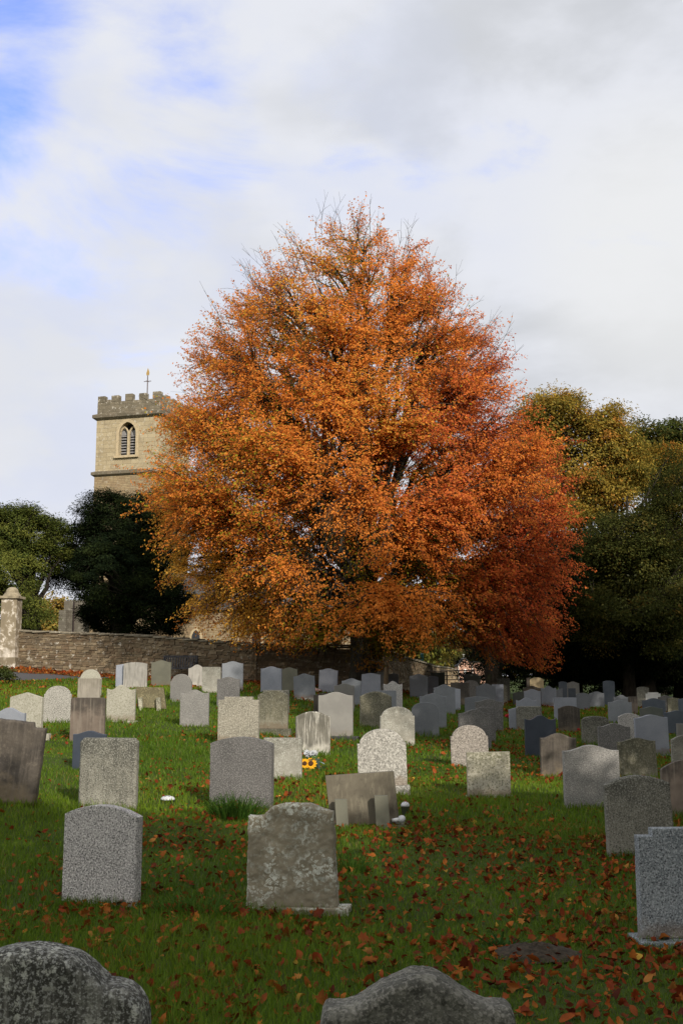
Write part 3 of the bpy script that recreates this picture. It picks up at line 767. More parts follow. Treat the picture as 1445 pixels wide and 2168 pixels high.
for (y0, y1, dens, wd, hm) in ((3.0, 8.5, 3600, .0042, .056), (8.5, 13, 2300, .0055, .058), (13, 20, 1000, .0085, .062), (20, 30, 360, .014, .08), (30, 47, 130, .024, .085)):
    x, y = scatter(y0, y1, dens)
    foot = np.ones(len(x))
    for (hx_, hy_, hw_, hh_, _l) in HEADS:        # longer grass left by the mower round each foot
        if y0 <= hy_ < y1 and hy_ < 27:
            q = int((260 if hy_ < 14 else 110 if hy_ < 20 else 60) * hw_ / .7)
            x = np.concatenate([x, RNG.uniform(hx_ - hw_ / 2 - .08, hx_ + hw_ / 2 + .08, q)])
            y = np.concatenate([y, hy_ - .075 - np.abs(RNG.normal(0, .04, q))]); foot = np.concatenate([foot, RNG.uniform(1.0, 1.75, q)])
    n = len(x)
    pn = vnoise(x, y, 1.3, 3); lush = vnoise(x, y, .55, 5)
    h = hm * np.clip(1 + .5 * pn, .45, 1.9) * RNG.uniform(.55, 1.35, n) * foot
    th = RNG.uniform(0, 2 * math.pi, n); bend = RNG.uniform(.15, .85, n) * h
    ba = th + RNG.uniform(-1, 1, n) + math.pi / 2
    wv = wd * RNG.uniform(.6, 1.3, n)
    dx, dy = np.cos(th) * wv / 2, np.sin(th) * wv / 2
    z = gz(x, y) - .005
    bx, by = np.cos(ba) * bend, np.sin(ba) * bend
    V = np.empty((n, 5, 3))
    V[:, 0] = np.stack([x - dx, y - dy, z], -1); V[:, 1] = np.stack([x + dx, y + dy, z], -1)
    mx_, my_ = x + bx * .32, y + by * .32
    V[:, 2] = np.stack([mx_ + dx * .8, my_ + dy * .8, z + h * .6], -1); V[:, 3] = np.stack([mx_ - dx * .8, my_ - dy * .8, z + h * .6], -1)
    V[:, 4] = np.stack([x + bx, y + by, z + h], -1)
    base = GN + np.arange(n)[:, None] * 5
    tri = np.concatenate([base + np.array([[0, 1, 2]]), base + np.array([[0, 2, 3]]), base + np.array([[3, 2, 4]])], 1).reshape(-1, 3)
    c1, c2, c3 = np.array([.066, .132, .011]), np.array([.150, .225, .017]), np.array([.20, .18, .05])
    f = np.clip(.5 + .45 * lush + RNG.normal(0, .22, n), 0, 1)[:, None]
    cc = c1 * (1 - f) + c2 * f
    st = (RNG.random(n) < .05 + .10 * (vnoise(x, y, .9, 8) > .55))[:, None]
    cc = np.where(st, c3, cc) * RNG.uniform(.75, 1.2, (n, 1))
    GV.append(V.reshape(-1, 3)); GF.append(tri); GC.append(np.repeat(cc, 3, 0)); GN += n * 5
MGR = leaf_mat('grass_blade', .35, .008, .1)
gr = mesh_np('grass', np.concatenate(GV), np.concatenate(GF), MGR, cols=np.concatenate(GC))
tag(gr, 'short green lawn grass covering the churchyard', 'grass', kind='stuff')
del GV, GF, GC

# ------------------------------------------------------------------ fallen leaves
def leaf_templates():
    T = []
    lobed = [(0, -.5), (.16, -.34), (.46, -.30), (.30, -.10), (.52, .12), (.27, .16), (.22, .34), (0, .56), (-.22, .34), (-.27, .16), (-.52, .12), (-.30, -.10), (-.46, -.30), (-.16, -.34)]
    oval = [(0, -.5), (.17, -.34), (.29, -.08), (.27, .16), (.15, .38), (0, .52), (-.15, .38), (-.27, .16), (-.29, -.08), (-.17, -.34)]
    round_ = [(0, -.48), (.26, -.36), (.42, -.1), (.4, .18), (.2, .4), (0, .5), (-.2, .4), (-.4, .18), (-.42, -.1), (-.26, -.36)]
    for o in (lobed, oval, oval): T.append(np.array(o))
    return T
FV, FF, FCc = [], [], []; FN = 0
def add_leaves(x, y, size, lift, outline, seed, palette, wts):
    global FN
    r = np.random.default_rng(seed); n = len(x); k = len(outline)
    th = r.uniform(0, 6.28, n); c, s = np.cos(th), np.sin(th)
    curl = r.uniform(-.9, 1.1, n); fold = r.uniform(-.5, .9, n)
    ox, oy = outline[:, 0][None] * size[:, None] * r.uniform(.8, 1.15, (n, 1)), outline[:, 1][None] * size[:, None]
    oz = (curl[:, None] * oy ** 2 / size[:, None] + fold[:, None] * np.abs(ox)) + r.normal(0, .03, (n, k)) * size[:, None]
    P = np.stack([ox, oy, oz], -1)
    P = np.concatenate([np.zeros((n, 1, 3)), P], 1)
    tx, ty = r.normal(0, .5, n), r.normal(0, .5, n)        # tilt
    up = r.random(n) < .16; tx = np.where(up, tx + 1.2, tx)
    Y1 = P[..., 1] * np.cos(tx)[:, None] - P[..., 2] * np.sin(tx)[:, None]; Z1 = P[..., 1] * np.sin(tx)[:, None] + P[..., 2] * np.cos(tx)[:, None]
    X2 = P[..., 0] * np.cos(ty)[:, None] + Z1 * np.sin(ty)[:, None]; Z2 = -P[..., 0] * np.sin(ty)[:, None] + Z1 * np.cos(ty)[:, None]
    X3 = X2 * c[:, None] - Y1 * s[:, None]; Y3 = X2 * s[:, None] + Y1 * c[:, None]
    Zm = Z2 - Z2.min(1, keepdims=True)
    z0 = gz(x, y) + lift * r.uniform(.3, 1.0, n)
    V = np.stack([X3 + x[:, None], Y3 + y[:, None], Zm + z0[:, None]], -1)
    base = FN + np.arange(n)[:, None, None] * (k + 1)
    i = np.arange(k)
    tri = np.stack([np.zeros(k, int), 1 + i, 1 + (i + 1) % k], -1)[None]
    FV.append(V.reshape(-1, 3)); FF.append((base + tri).reshape(-1, 3))
    pal = np.array(palette)[r.choice(len(palette), n, p=wts)] * r.uniform(.65, 1.25, (n, 1))
    FCc.append(np.repeat(pal, k, 0)); FN += n * (k + 1)
PAL = [(.175, .033, .010), (.22, .055, .012), (.28, .088, .015), (.095, .021, .009), (.28, .12, .028), (.36, .22, .035)]
WT = [.32, .29, .17, .15, .06, .01]
TPL = leaf_templates()
for (y0, y1, dens, sz, lf) in ((3.0, 9, 150, .052, .028), (9, 15, 120, .049, .028), (15, 24, 64, .052, .034), (24, 34, 22, .066, .04), (34, 46, 26, .08, .03)):
    for q, tp in enumerate(TPL):
        x, y = scatter(y0, y1, dens * 1.9 / 3)
        dn = vnoise(x, y, .75, 11) + .5 * vnoise(x, y, 2.3, 12)
        dn = dn + np.clip((x - .0) * .10, -.45, .5) * (y < 26) - .25 * ((x < -1) & (y > 9) & (y < 30))
        dn = dn + .9 * (np.hypot(x - 4.6, y - 13.2) < 1.1) + .8 * (np.hypot(x - .95, y - (SLAB_Y)) < .55)
        kp = RNG.random(len(x)) < np.clip(.42 + .55 * dn, .04, 1)
        x, y = x[kp], y[kp]
        add_leaves(x, y, sz * RNG.lognormal(0, .25, len(x)), lf, tp if y0 < 24 else TPL[1], int(y0 * 10 + q), PAL, WT)
# drift under the great tree and along the verge
n = 5200
x = RNG.uniform(-15, 9, n); y = wall_y(np.clip(x, -14, 1.2)) - np.abs(RNG.normal(0, 1.5, n)) - .15
k = (np.where(x < -9.2, y > np.array([path_hi(v) for v in x]) - .3 * RNG.random(n), True))
add_leaves(x[k], y[k], .10 * RNG.lognormal(0, .25, k.sum()), .03, TPL[1], 77, PAL, [.26, .30, .22, .08, .12, .02])
MFL = leaf_mat('fallen_leaf', .15, .008, .3)
fo = mesh_np('fallen_leaves', np.concatenate(FV), np.concatenate(FF), MFL, cols=np.concatenate(FCc))
tag(fo, 'rust red and brown autumn leaves strewn over the grass', 'fallen leaves', kind='stuff')
# ------------------------------------------------------------------ masonry materials
def masonry(name, c1, c2, mortar, bw, bh, ms=.012, stain=(.10, .09, .07), stain_amt=.5, white=.35, bump=.5):
    t = NT(name); P = t.objcoord(False)
    sp = t.n('ShaderNodeSeparateXYZ'); t.l(P, sp.inputs[0])
    cb = t.n('ShaderNodeCombineXYZ'); t.l(t.math('ADD', sp.outputs[0], sp.outputs[1]), cb.inputs[0]); t.l(sp.outputs[2], cb.inputs[1])
    wn = t.n('ShaderNodeTexNoise'); t.l(P, wn.inputs['Vector']); wn.inputs['Scale'].default_value = 2.2; wn.inputs['Detail'].default_value = 4
    sc = t.n('ShaderNodeVectorMath', operation='SCALE'); t.l(wn.outputs['Color'], sc.inputs[0]); sc.inputs['Scale'].default_value = bh * .35
    ad = t.n('ShaderNodeVectorMath', operation='ADD'); t.l(cb.outputs[0], ad.inputs[0]); t.l(sc.outputs[0], ad.inputs[1])
    br = t.n('ShaderNodeTexBrick'); t.l(ad.outputs[0], br.inputs['Vector'])
    br.inputs['Scale'].default_value = 1; br.inputs['Brick Width'].default_value = bw; br.inputs['Row Height'].default_value = bh
    br.inputs['Mortar Size'].default_value = ms; br.inputs['Mortar Smooth'].default_value = .4; br.inputs['Bias'].default_value = 0
    br.offset_frequency = 2; br.squash = .7; br.squash_frequency = 3
    br.inputs['Color1'].default_value = (*c1, 1); br.inputs['Color2'].default_value = (*c2, 1); br.inputs['Mortar'].default_value = (*mortar, 1)
    n = t.noise(P, 1.3, 7, .62)
    c = t.mix(t.ramp(n, .48, .72, 0, stain_amt), br.outputs['Color'], stain)
    n2 = t.noise(P, 3.6, 7, .75)
    c = t.mix(t.ramp(n2, .55, .63, 0, white), c, (.56, .53, .46))
    n3 = t.noise(P, 26, 4, .6)
    c = t.mix(t.ramp(n3, .3, .7, .0, .35), c, tuple(x * .6 for x in c1))
    h = t.math('ADD', t.math('MULTIPLY', br.outputs['Fac'], -1.0), t.math('MULTIPLY', n3, .8))
    return t.finish(c, .92, h, bump, .03, .15)
M_ASH = masonry('yellow_ashlar', (.44, .37, .245), (.35, .285, .18), (.24, .20, .135), .62, .29, stain=(.20, .165, .12), stain_amt=.7, white=.75)
M_RUB = masonry('thin_coursed_sandstone', (.36, .28, .17), (.27, .19, .115), (.19, .145, .09), .42, .12, .014)
M_PAR = masonry('lichened_parapet_stone', (.21, .18, .13), (.15, .13, .095), (.10, .09, .068), .5, .25, white=.95, stain=(.08, .07, .05), stain_amt=.7)
M_STR = masonry('dark_moulding_stone', (.18, .15, .11), (.14, .12, .085), (.10, .09, .07), .9, .6, white=.5, stain=(.07, .07, .055))
M_TRAC = plain('window_dressed_stone', (.42, .34, .22), .85, .15, 6)
M_LOUV = plain('weathered_louvre_board', (.25, .245, .25), .8, .15, 10)
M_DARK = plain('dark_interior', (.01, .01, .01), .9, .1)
M_SLATE = masonry('roof_slates', (.10, .10, .105), (.075, .075, .08), (.03, .03, .03), .3, .2, .008, white=.1)

# ------------------------------------------------------------------ church
CY = 76.0; A = rad(-17)
cc = pt(203, 960, CY)
CH = empty('church', (cc[0], CY, 0), 'yellow stone church with a square battlemented tower, half hidden behind yew and orange tree', 'church', A)
def zl(py): return float(pt(204, py, CY)[2])
TW, TD = 4.85, 4.85
z_par, z_cren, z_mer, z_str = zl(884), zl(853), zl(839), zl(1003)
zg0 = -.5
# window opening outline
wcx, ww = 2.42, 1.28
zs, zspr, zap = zl(968), zl(922), zl(898)
def arch_pts(w, z0, zsp, rise, n=10, cx=0.0):
    # pointed arch: two arcs struck from beyond the opposite springing
    half = w / 2; R = (half * half + rise * rise) / (2 * half)
    pts = [(cx + half, z0), (cx + half, zsp)]
    a1 = math.asin(min(1, rise / R)) if rise < R else math.pi - math.asin(min(1, rise / R))
    a1 = math.atan2(rise, R - half) if R > half else math.pi - math.atan2(rise, half - R)
    for i in range(1, n + 1):
        a = a1 * i / n
        pts.append((cx + half - R + R * math.cos(a), zsp + R * math.sin(a)))
    left = [(2 * cx - x, z) for x, z in reversed(pts[:-1])]
    return pts + left     # counter-clockwise from lower right
op = arch_pts(ww, zs, zspr, zap - zspr, 10, wcx)
bm = bmesh.new()
outer = [bm.verts.new(p) for p in ((0, 0, z_str), (TW, 0, z_str), (TW, 0, z_par), (0, 0, z_par))]
inner = [bm.verts.new((x, 0, z)) for x, z in op]
es = [bm.edges.new((outer[i], outer[(i + 1) % 4])) for i in range(4)] + [bm.edges.new((inner[i], inner[(i + 1) % len(inner)])) for i in range(len(inner))]
bmesh.ops.triangle_fill(bm, edges=es, use_beauty=True, use_dissolve=False)
back = [bm.verts.new((x, .55, z)) for x, z in op]
k = len(op)
for i in range(k): bm.faces.new((inner[i], inner[(i + 1) % k], back[(i + 1) % k], back[i]))
bb = [bm.verts.new(p) for p in ((0, TD, z_str), (TW, TD, z_str), (TW, TD, z_par), (0, TD, z_par))]
for i in (1, 3): bm.faces.new((outer[i], outer[(i + 1) % 4], bb[(i + 1) % 4], bb[i]))
bm.faces.new(bb); bm.faces.new((outer[3], outer[2], bb[2], bb[3]))
bmesh.ops.recalc_face_normals(bm, faces=bm.faces)
me = bpy.data.meshes.new('tower'); bm.to_mesh(me); bm.free()
link_mesh('tower', me, M_ASH, CH)
b = MB(); b.box((TW / 2, TD / 2, (zg0 + z_str) / 2 - .01), (TW + .06, TD + .06, z_str - zg0)); b.build('tower_base', M_RUB, CH)
def ring_course(zc, h, proj, name):
    b = MB()
    prof = [(-.02, zc - h), (-proj, zc - h * .45), (-proj, zc + h * .25), (-.02, zc + h * .6)]
    # mitred moulding round the four sides
    loops = []
    for (d, z) in prof:
        loops.append([(d, d, z), (TW - d, d, z), (TW - d, TD - d, z), (d, TD - d, z)])
    V = [p for l in loops for p in l]; F = []
    for i in range(3):
        for j in range(4):
            F.append((i * 4 + j, i * 4 + (j + 1) % 4, (i + 1) * 4 + (j + 1) % 4, (i + 1) * 4 + j))
    F.append((12, 13, 14, 15)); F.append((3, 2, 1, 0))
    b.add(V, F); return b.build(name, M_STR, CH)
ring_course(z_par + .06, .30, .24, 'string_course'); ring_course(z_str, .26, .22, 'string_course')
b = MB()
pt_ = .42
zp0 = z_par + .10
for (x, y, sx, sy) in ((TW / 2, pt_ / 2 + .01, TW - .02, pt_), (TW / 2, TD - pt_ / 2 - .01, TW - .02, pt_)):
    b.box((x, y, (zp0 + z_cren) / 2), (sx, sy, z_cren - zp0))
for x in (pt_ / 2 + .012, TW - pt_ / 2 - .012):
    b.box((x, TD / 2, (zp0 + z_cren) / 2 - .002), (pt_, TD - 2 * pt_ - .03, z_cren - zp0))
r = random.Random(4); mwid = .58
for i in range(5):
    u = .01 + mwid / 2 + i * (TW - mwid - .02) / 4
    for yy in (pt_ / 2 + .01, TD - pt_ / 2 - .01):
        hm = z_mer - z_cren + r.uniform(-.03, .03)
        b.box((u, yy, z_cren + hm / 2), (mwid + r.uniform(-.03, .02), pt_ - .004, hm))
    if 0 < i < 4:
        for xx in (pt_ / 2 + .012, TW - pt_ / 2 - .012):
            b.box((xx, u, z_cren + (z_mer - z_cren) / 2), (pt_ - .004, mwid, z_mer - z_cren))
b.build('battlements', M_PAR, CH, bevel=.025)
# belfry window
b = MB(); mbw = b
su = arch_pts(ww + .44, zs - .02, zspr, (zap - zspr) + .22, 10, wcx)
V = [(x, -.035, z) for x, z in su] + [(x, -.035, z) for x, z in op] + [(x, .02, z) for x, z in su]
F = [(i, i + 1, k + i + 1, k + i) for i in range(k - 1)] + [(2 * k + i, 2 * k + i + 1, i + 1, i) for i in range(k - 1)]
V += [(x, .02, z) for x, z in op]; F += [(k + i, k + i + 1, 3 * k + i + 1, 3 * k + i) for i in range(k - 1)]
b.add(V, F)
b.box((wcx, -.07, zs - .10), (ww + .56, .22, .16))
win = b.build('belfry_window', M_TRAC, CH)
b = MB()
b.box((wcx, .22, (zs + zspr) / 2 + .1), (.15, .18, zspr - zs + .2))
lw = (ww - .15) / 2
for sg in (-1, 1):      # the two pointed light heads
    cx = wcx + sg * (lw + .15) / 2
    head = arch_pts(lw + .06, zspr - .05, zspr - .02, .52, 8, cx)
    b.tube([(x, .22, z) for x, z in head[1:-1]], [.065] * (len(head) - 2), 6)
b.build('tracery', M_TRAC, win)
b = MB()
nl = 8
for sg in (-1, 1):
    cx = wcx + sg * (lw + .15) / 2
    for i in range(nl):
        z = zs + .08 + i * (zspr - zs - .0) / nl
        b.box((cx, .36, z), (lw + .05, .20, .03), Matrix.Rotation(rad(38), 3, 'X'))
    b.box((cx, .38, zspr + .12), (lw, .03, .34))
b.build('louvre_boards', M_LOUV, win)
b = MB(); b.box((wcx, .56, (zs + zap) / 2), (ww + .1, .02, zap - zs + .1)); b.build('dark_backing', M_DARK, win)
# weather vane on the roof behind the battlements
b = MB(); vx = 2.72; vz = zl(785)
b.tube([(vx, 2.2, z_par), (vx, 2.2, vz)], [.05, .038], 6)
b.tube([(vx - .28, 2.2, zl(797)), (vx + .28, 2.2, zl(797))], [.026, .026], 5)
b.tube([(vx, 1.95, zl(797)), (vx, 2.45, zl(797))], [.014, .014], 5)
van = b.build('weather_vane', plain('vane_iron', (.10, .075, .07), .6), CH)
b = MB()
b.prism([(vx - .09, zl(784)), (vx + .09, zl(784)), (vx + .12, zl(779)), (vx + .08, zl(774)), (vx + .01, zl(769)), (vx - .03, zl(774)), (vx - .10, zl(779))], 2.17, 2.23)
b.build('gilt_cockerel', plain('old_gilt', (.42, .28, .10), .45, .3, 20, .4), van)
# nave, roof, lancets, vestry
b = MB(); zn = 4.4; b.box((4.9 + 6.4, 5.2, (zg0 + zn) / 2), (12.8, 7.0, zn - zg0)); b.build('nave', M_RUB, CH)
b = MB()
b.add([(4.7, 1.4, zn - .05), (18.0, 1.4, zn - .05), (18.0, 5.2, zn + 2.9), (4.7, 5.2, zn + 2.9), (18.0, 9, zn - .05), (4.7, 9, zn - .05)], [(0, 1, 2, 3), (3, 2, 4, 5), (0, 3, 5), (1, 4, 2), (0, 5, 4, 1)])
b.build('nave_roof', M_SLATE, CH)
for i in range(3):
    cx = 7.1 + i * 4.4
    lo = arch_pts(.62, 1.5, 2.5, .55, 8, cx)
    b = MB(); kk = len(lo); big = arch_pts(.94, 1.36, 2.5, .72, 8, cx)
    b.add([(x, 1.65, z) for x, z in big] + [(x, 1.65, z) for x, z in lo] + [(x, 1.72, z) for x, z in big], [(j, j + 1, kk + j + 1, kk + j) for j in range(kk - 1)] + [(2 * kk + j, 2 * kk + j + 1, j + 1, j) for j in range(kk - 1)])
    lw_ = b.build('lancet_window', M_TRAC, CH)
    b = MB(); b.prism(lo, 1.672, 1.69); b.build('pane', plain('leaded_glass', (.02, .022, .028), .25, .3, 12, 0, .5), lw_)
b = MB(); b.box((-1.35, 3.2, 2.4), (2.75, 4.2, 5.6)); b.box((-2.55, .9, 2.0), (.55, .55, 5.0)); b.box((-.55, .95, 2.0), (.4, .4, 5.2)); b.build('vestry', masonry('grey_coursed_stone', (.17, .155, .125), (.13, .115, .095), (.10, .09, .075), .42, .14), CH)
b = MB(); b.tube([(-1.9, 1.02, -.3), (-1.9, 1.02, 5.1)], [.05, .05], 8); b.build('drainpipe', plain('drainpipe_iron', (.03, .02, .02), .5), CH)

# ------------------------------------------------------------------ churchyard wall: real stones laid in courses
M_WALL = NT('wall_sandstone')
_t = M_WALL; _P = _t.objcoord(False)
_at = _t.n('ShaderNodeAttribute'); _at.attribute_name = 'tint'
_n = _t.noise(_P, 9, 6, .7); _n2 = _t.noise(_P, 2.2, 6, .65); _n4 = _t.noise(_P, 5, 5, .7)
_c = _t.mix(_t.ramp(_n, .3, .7, 0, .5), _at.outputs['Color'], (.10, .075, .05))
_c = _t.mix(_t.ramp(_n2, .5, .7, 0, .55), _c, (.10, .085, .062))
_c = _t.mix(_t.ramp(_n4, .585, .65, 0, .8), _c, (.50, .47, .41))
M_WALL = _t.finish(_c, .95, _n, .5, .02, .1)
def rubble(name, pts, zt, label, thick=.45, parent=None, seed=1, tints=((.215, .17, .11), (.18, .135, .086), (.16, .125, .085), (.25, .20, .135), (.175, .125, .08))):
    r = random.Random(seed)
    root = empty(name, (0, 0, 0), label, 'wall')
    b = MB(); cap = MB()
    for (p, q, za, zb) in [(pts[i], pts[i + 1], zt[i], zt[i + 1]) for i in range(len(pts) - 1)]:
        p, q = Vector((*p, 0)), Vector((*q, 0)); d = (q - p); L = d.length; d.normalize(); nrm = Vector((d.y, -d.x, 0)); slope_ = (zb - za) / L
        if len(pts) > 3: p = p - d * .16; q = q + d * .16; za -= slope_ * .16; zb += slope_ * .16; L += .32
        if nrm.y > 0 and abs(nrm.y) > .3: nrm = -nrm
        R = Matrix(((d.x, -nrm.x, 0), (d.y, -nrm.y, 0), (0, 0, 1)))
        # core, set back behind the stones
        b.cur = (.12, .10, .07)
        n = max(2, int(L / 2))
        for i in range(n):
            s0, s1 = L * i / n, L * (i + 1) / n; sm = (s0 + s1) / 2
            c = p + d * sm; zb_ = min(g1(*(p + d * s0).xy), g1(*(p + d * s1).xy)) - .5
            zt_ = za + (zb - za) * sm / L - .12
            b.box((c.x, c.y, (zb_ + zt_) / 2), (s1 - s0, thick - .10, zt_ - zb_), R)
        # courses follow the top
        off = .02
        while off < 2.6:
            ch = r.choice((.05, .06, .07, .08, .10, .13)); s = -r.uniform(0, .2)
            while s < L:
                sl = r.uniform(.12, .42) if ch < .1 else r.uniform(.18, .36)
                a0, a1 = max(0, s), min(L, s + sl); s += sl
                if a1 - a0 < .06: continue
                sm = (a0 + a1) / 2; c = p + d * sm
                top = za + (zb - za) * sm / L - off + r.uniform(-.008, .008)
                if top < g1(c.x, c.y) - .1: continue
                kf = r.uniform(.72, 1.25); b.cur = tuple(x * kf for x in r.choice(tints))
                for side in (1, -1):
                    if side < 0 and off > .5: continue
                    pr = thick / 2 - .07 + r.uniform(-.012, .022)
                    cc_ = c + nrm * side * pr
                    b.box((cc_.x, cc_.y, top - ch / 2), (a1 - a0 - r.uniform(.008, .022), .14, ch - r.uniform(.006, .02)), R @ Matrix.Rotation(rad(r.uniform(-1.5, 1.5)), 3, 'Y'))
            off += ch
        s = 0.0
        while s < L:     # coping slabs
            sl = min(r.uniform(.45, .95), L - s)
            if sl < .1: break
            sm = s + sl / 2; c = p + d * sm; zz = za + (zb - za) * sm / L
            kf = r.uniform(.8, 1.2); cap.cur = tuple(x * kf for x in (.27, .245, .19))
            cap.box((c.x, c.y, zz + .03), (sl - .012, thick + .14 + r.uniform(-.03, .03), .075 + r.uniform(-.01, .012)), R @ Matrix.Rotation(rad(r.uniform(-1.2, 1.2)), 3, 'Y'))
            s += sl
    b.build('stonework', M_WALL, root, tint=True)
    cap.build('coping', M_WALL, root, tint=True, bevel=.012)
    return root
wtop = [float(pt(34, 1337, 48)[2]), float(pt(300, 1347, 46.2)[2]), float(pt(540, 1366, 44.2)[2]), float(pt(790, 1369, 45)[2]), float(pt(840, 1392, 51)[2]), float(pt(903, 1409, 58.5)[2])]
rubble('churchyard_wall', WALL, wtop, 'long coursed rubble wall with stone coping behind the graves, sunlit on the left')
# lane wall, sunlit, beyond the gate
rubble('lane_wall', [(5.3, 68), (8.5, 92), (10.2, 100)], [float(pt(905, 1411, 68)[2]), float(pt(940, 1414, 92)[2]), float(pt(966, 1420, 100)[2])],
       'sunlit sandstone wall along the lane beyond the gate', seed=5, tints=((.40, .30, .19), (.34, .25, .15), (.45, .35, .23)))
# gate pier with domed cap
px_ = pt(19, 1430, 47.6); PX, PY = px_[0], 47.6
PR = empty('gate_pier', (PX, PY, g1(PX, PY)), 'tall rendered gate pier with a domed stone cap at the left edge', 'gate pier', rad(-4))
zt_ = float(pt(19, 1268, PY)[2]) - g1(PX, PY)
Mp = stone_mat('pier_render', (.18, .15, .105), (.235, .195, .135), streak=(.14, .115, .085), streak_amt=.4, blotch=(.62, .58, .52), blotch_amt=.8, blotch_scale=3.2, low=(.66, .62, .57), low_amt=.5, base_amt=.2)
b = MB(); b.box((0, 0, zt_ / 2 - .1), (.68, .68, zt_ + .2)); b.build('shaft', Mp, PR, bevel=.02)
b = MB(); b.box((0, 0, .2), (.78, .78, .5)); b.build('footing', Mp, PR, bevel=.03)
b = MB(); b.box((0, 0, zt_ + .05), (.88, .88, .11))
b.lathe([(.39, .10), (.36, .17), (.30, .25), (.27, .27), (.26, .33), (.22, .42), (.13, .49), (.0005, .51)], (0, 0, zt_), 20)
b.build('domed_cap', plain('pier_cap_stone', (.25, .215, .15), .9, .3, 6), PR, bevel=.012)

# ------------------------------------------------------------------ bench against the wall
bp = pt(377, 1430, 44.3); BX, BY = bp[0], 44.25
zb = g1(BX, BY)
BN = empty('garden_bench', (BX, BY, zb), 'dark slatted wooden bench with its back to the wall', 'bench', rad(-18))
MBn = plain('dark_bench_timber', (.045, .045, .052), .7, .3, 12)
b = MB(); bw = 1.5
for i in range(13): b.box((-bw / 2 + .1 + i * (bw - .2) / 12, .20, .68), (.06, .022, .42), Matrix.Rotation(rad(-8), 3, 'X'))
b.box((0, .235, .92), (bw, .045, .08)); b.box((0, .175, .46), (bw - .05, .04, .06))
b.build('backrest', MBn, BN)
b = MB()
for i in range(5): b.box((0, -.28 + i * .105, .43), (bw, .085, .028))
b.build('seat', MBn, BN)
for sx in (-1, 1):
    b = MB(); b.box((sx * (bw / 2 - .03), -.28, .30), (.06, .06, .70)); b.build('leg', MBn, BN)
    b = MB(); b.box((sx * (bw / 2 - .03), .22, .42), (.055, .06, 1.0)); b.build('leg', MBn, BN)
    b = MB(); b.box((sx * (bw / 2 - .03), -.06, .665), (.075, .56, .035)); b.build('armrest', MBn, BN)

# ------------------------------------------------------------------ field gate
GYD = 57.0
gL, gR = pt(884, 1422, GYD), pt(1003, 1419, GYD - 1.5)
GT = empty('field_gate', (gL[0], gL[1], g1(gL[0], gL[1])), 'dark metal bar gate across the lane under the trees', 'gate')
MGt = plain('rusty_gate_iron', (.05, .035, .035), .6, .3, 15)
org = Vector((gL[0], gL[1], g1(gL[0], gL[1])))
a_ = Vector(gL) - org; c_ = Vector(gR) - org
b = MB()
for i, dz in enumerate((0, .22, .44, .66, .90)): b.tube([a_ - Vector((0, 0, dz)), c_ - Vector((0, 0, dz))], [.028 if i == 0 else .02] * 2, 8)
b.build('bars', MGt, GT)
for f_ in (.0, .52, 1.0):
    b = MB(); m_ = a_.lerp(c_, f_); b.tube([m_ + Vector((0, 0, .02)), m_ - Vector((0, 0, 1.05))], [.026] * 2, 8)
    b.build('upright', MGt, GT)
gp = pt(893, 1430, 58); b = MB(); z0 = g1(gp[0], 58)
b.tube([(0, 0, -.2), (0, 0, float(pt(893, 1386, 58)[2]) - z0)], [.09, .085], 10); b.lathe([(.10, 0), (.10, .03), (.05, .06), (.001, .07)], (0, 0, float(pt(893, 1386, 58)[2]) - z0), 10)
tag(b.build('gate_post', plain('teal_paint', (.02, .11, .10), .5, .2), None, (gp[0], 58, z0)), 'slim teal post above the end of the wall', 'post')

# ------------------------------------------------------------------ small brick house down the lane
HY = 170.0
hp = pt(970, 1430, HY); hx, hw = hp[0], 3.2
he, ha, hb = float(pt(970, 1409, HY)[2]), float(pt(984, 1394, HY)[2]), -1.6
HS = empty('brick_house', (hx, HY, hb), 'small pinkish brick house with a gable and white drainpipes at the end of the lane', 'house')
t = NT('pink_brick'); P = t.objcoord(False); n = t.noise(P, 4, 5)
MBk = t.finish(t.mix(t.ramp(n, .3, .7), (.36, .21, .155), (.45, .28, .21)), .9)
b = MB(); H0 = 0
gw = 2.05
b.prism([(0, H0), (gw, H0), (gw, he - hb), (gw / 2, ha - hb), (0, he - hb)], 0, 5)
b.box((gw + 1.6, 2.7, (he - hb + .5) / 2), (3.2, 4.6, he - hb + .5)); b.build('wall', MBk, HS)
b = MB()
for (x0, z0_, x1, z1_) in ((-.15, he - hb - .12, gw / 2, ha - hb + .03), (gw / 2, ha - hb + .03, gw + .15, he - hb - .12)):
    b.add([(x0, -.12, z0_), (x1, -.12, z1_), (x1, 5.1, z1_), (x0, 5.1, z0_), (x0, -.12, z0_ + .1), (x1, -.12, z1_ + .1), (x1, 5.1, z1_ + .1), (x0, 5.1, z0_ + .1)], [(0, 1, 5, 4), (4, 5, 6, 7), (1, 2, 6, 5), (2, 3, 7, 6), (0, 4, 7, 3), (3, 2, 1, 0)])
b.box((gw + 1.7, 2.7, he - hb + .56), (3.5, 5.0, .12)); b.build('roof', M_SLATE, HS)
Mwh = plain('white_paint', (.72, .72, .70), .5, .05)
b = MB(); b.box((gw / 2, -.03, he - hb - .9), (.34, .05, .75)); b.build('window', Mwh, HS)
for x in (.02, gw + .06):
    b = MB(); b.tube([(x, -.1, 0), (x, -.1, he - hb - .05)], [.055] * 2, 8); b.build('drainpipe', Mwh, HS)
b = MB(); b.tube([(gw * .42, .6, ha - hb - .4), (gw * .42, .6, ha - hb + .75)], [.02, .015], 6); b.tube([(gw * .42 - .2, .6, ha - hb + .6), (gw * .42 + .2, .6, ha - hb + .6)], [.012] * 2, 5); b.build('aerial', Mwh, HS)
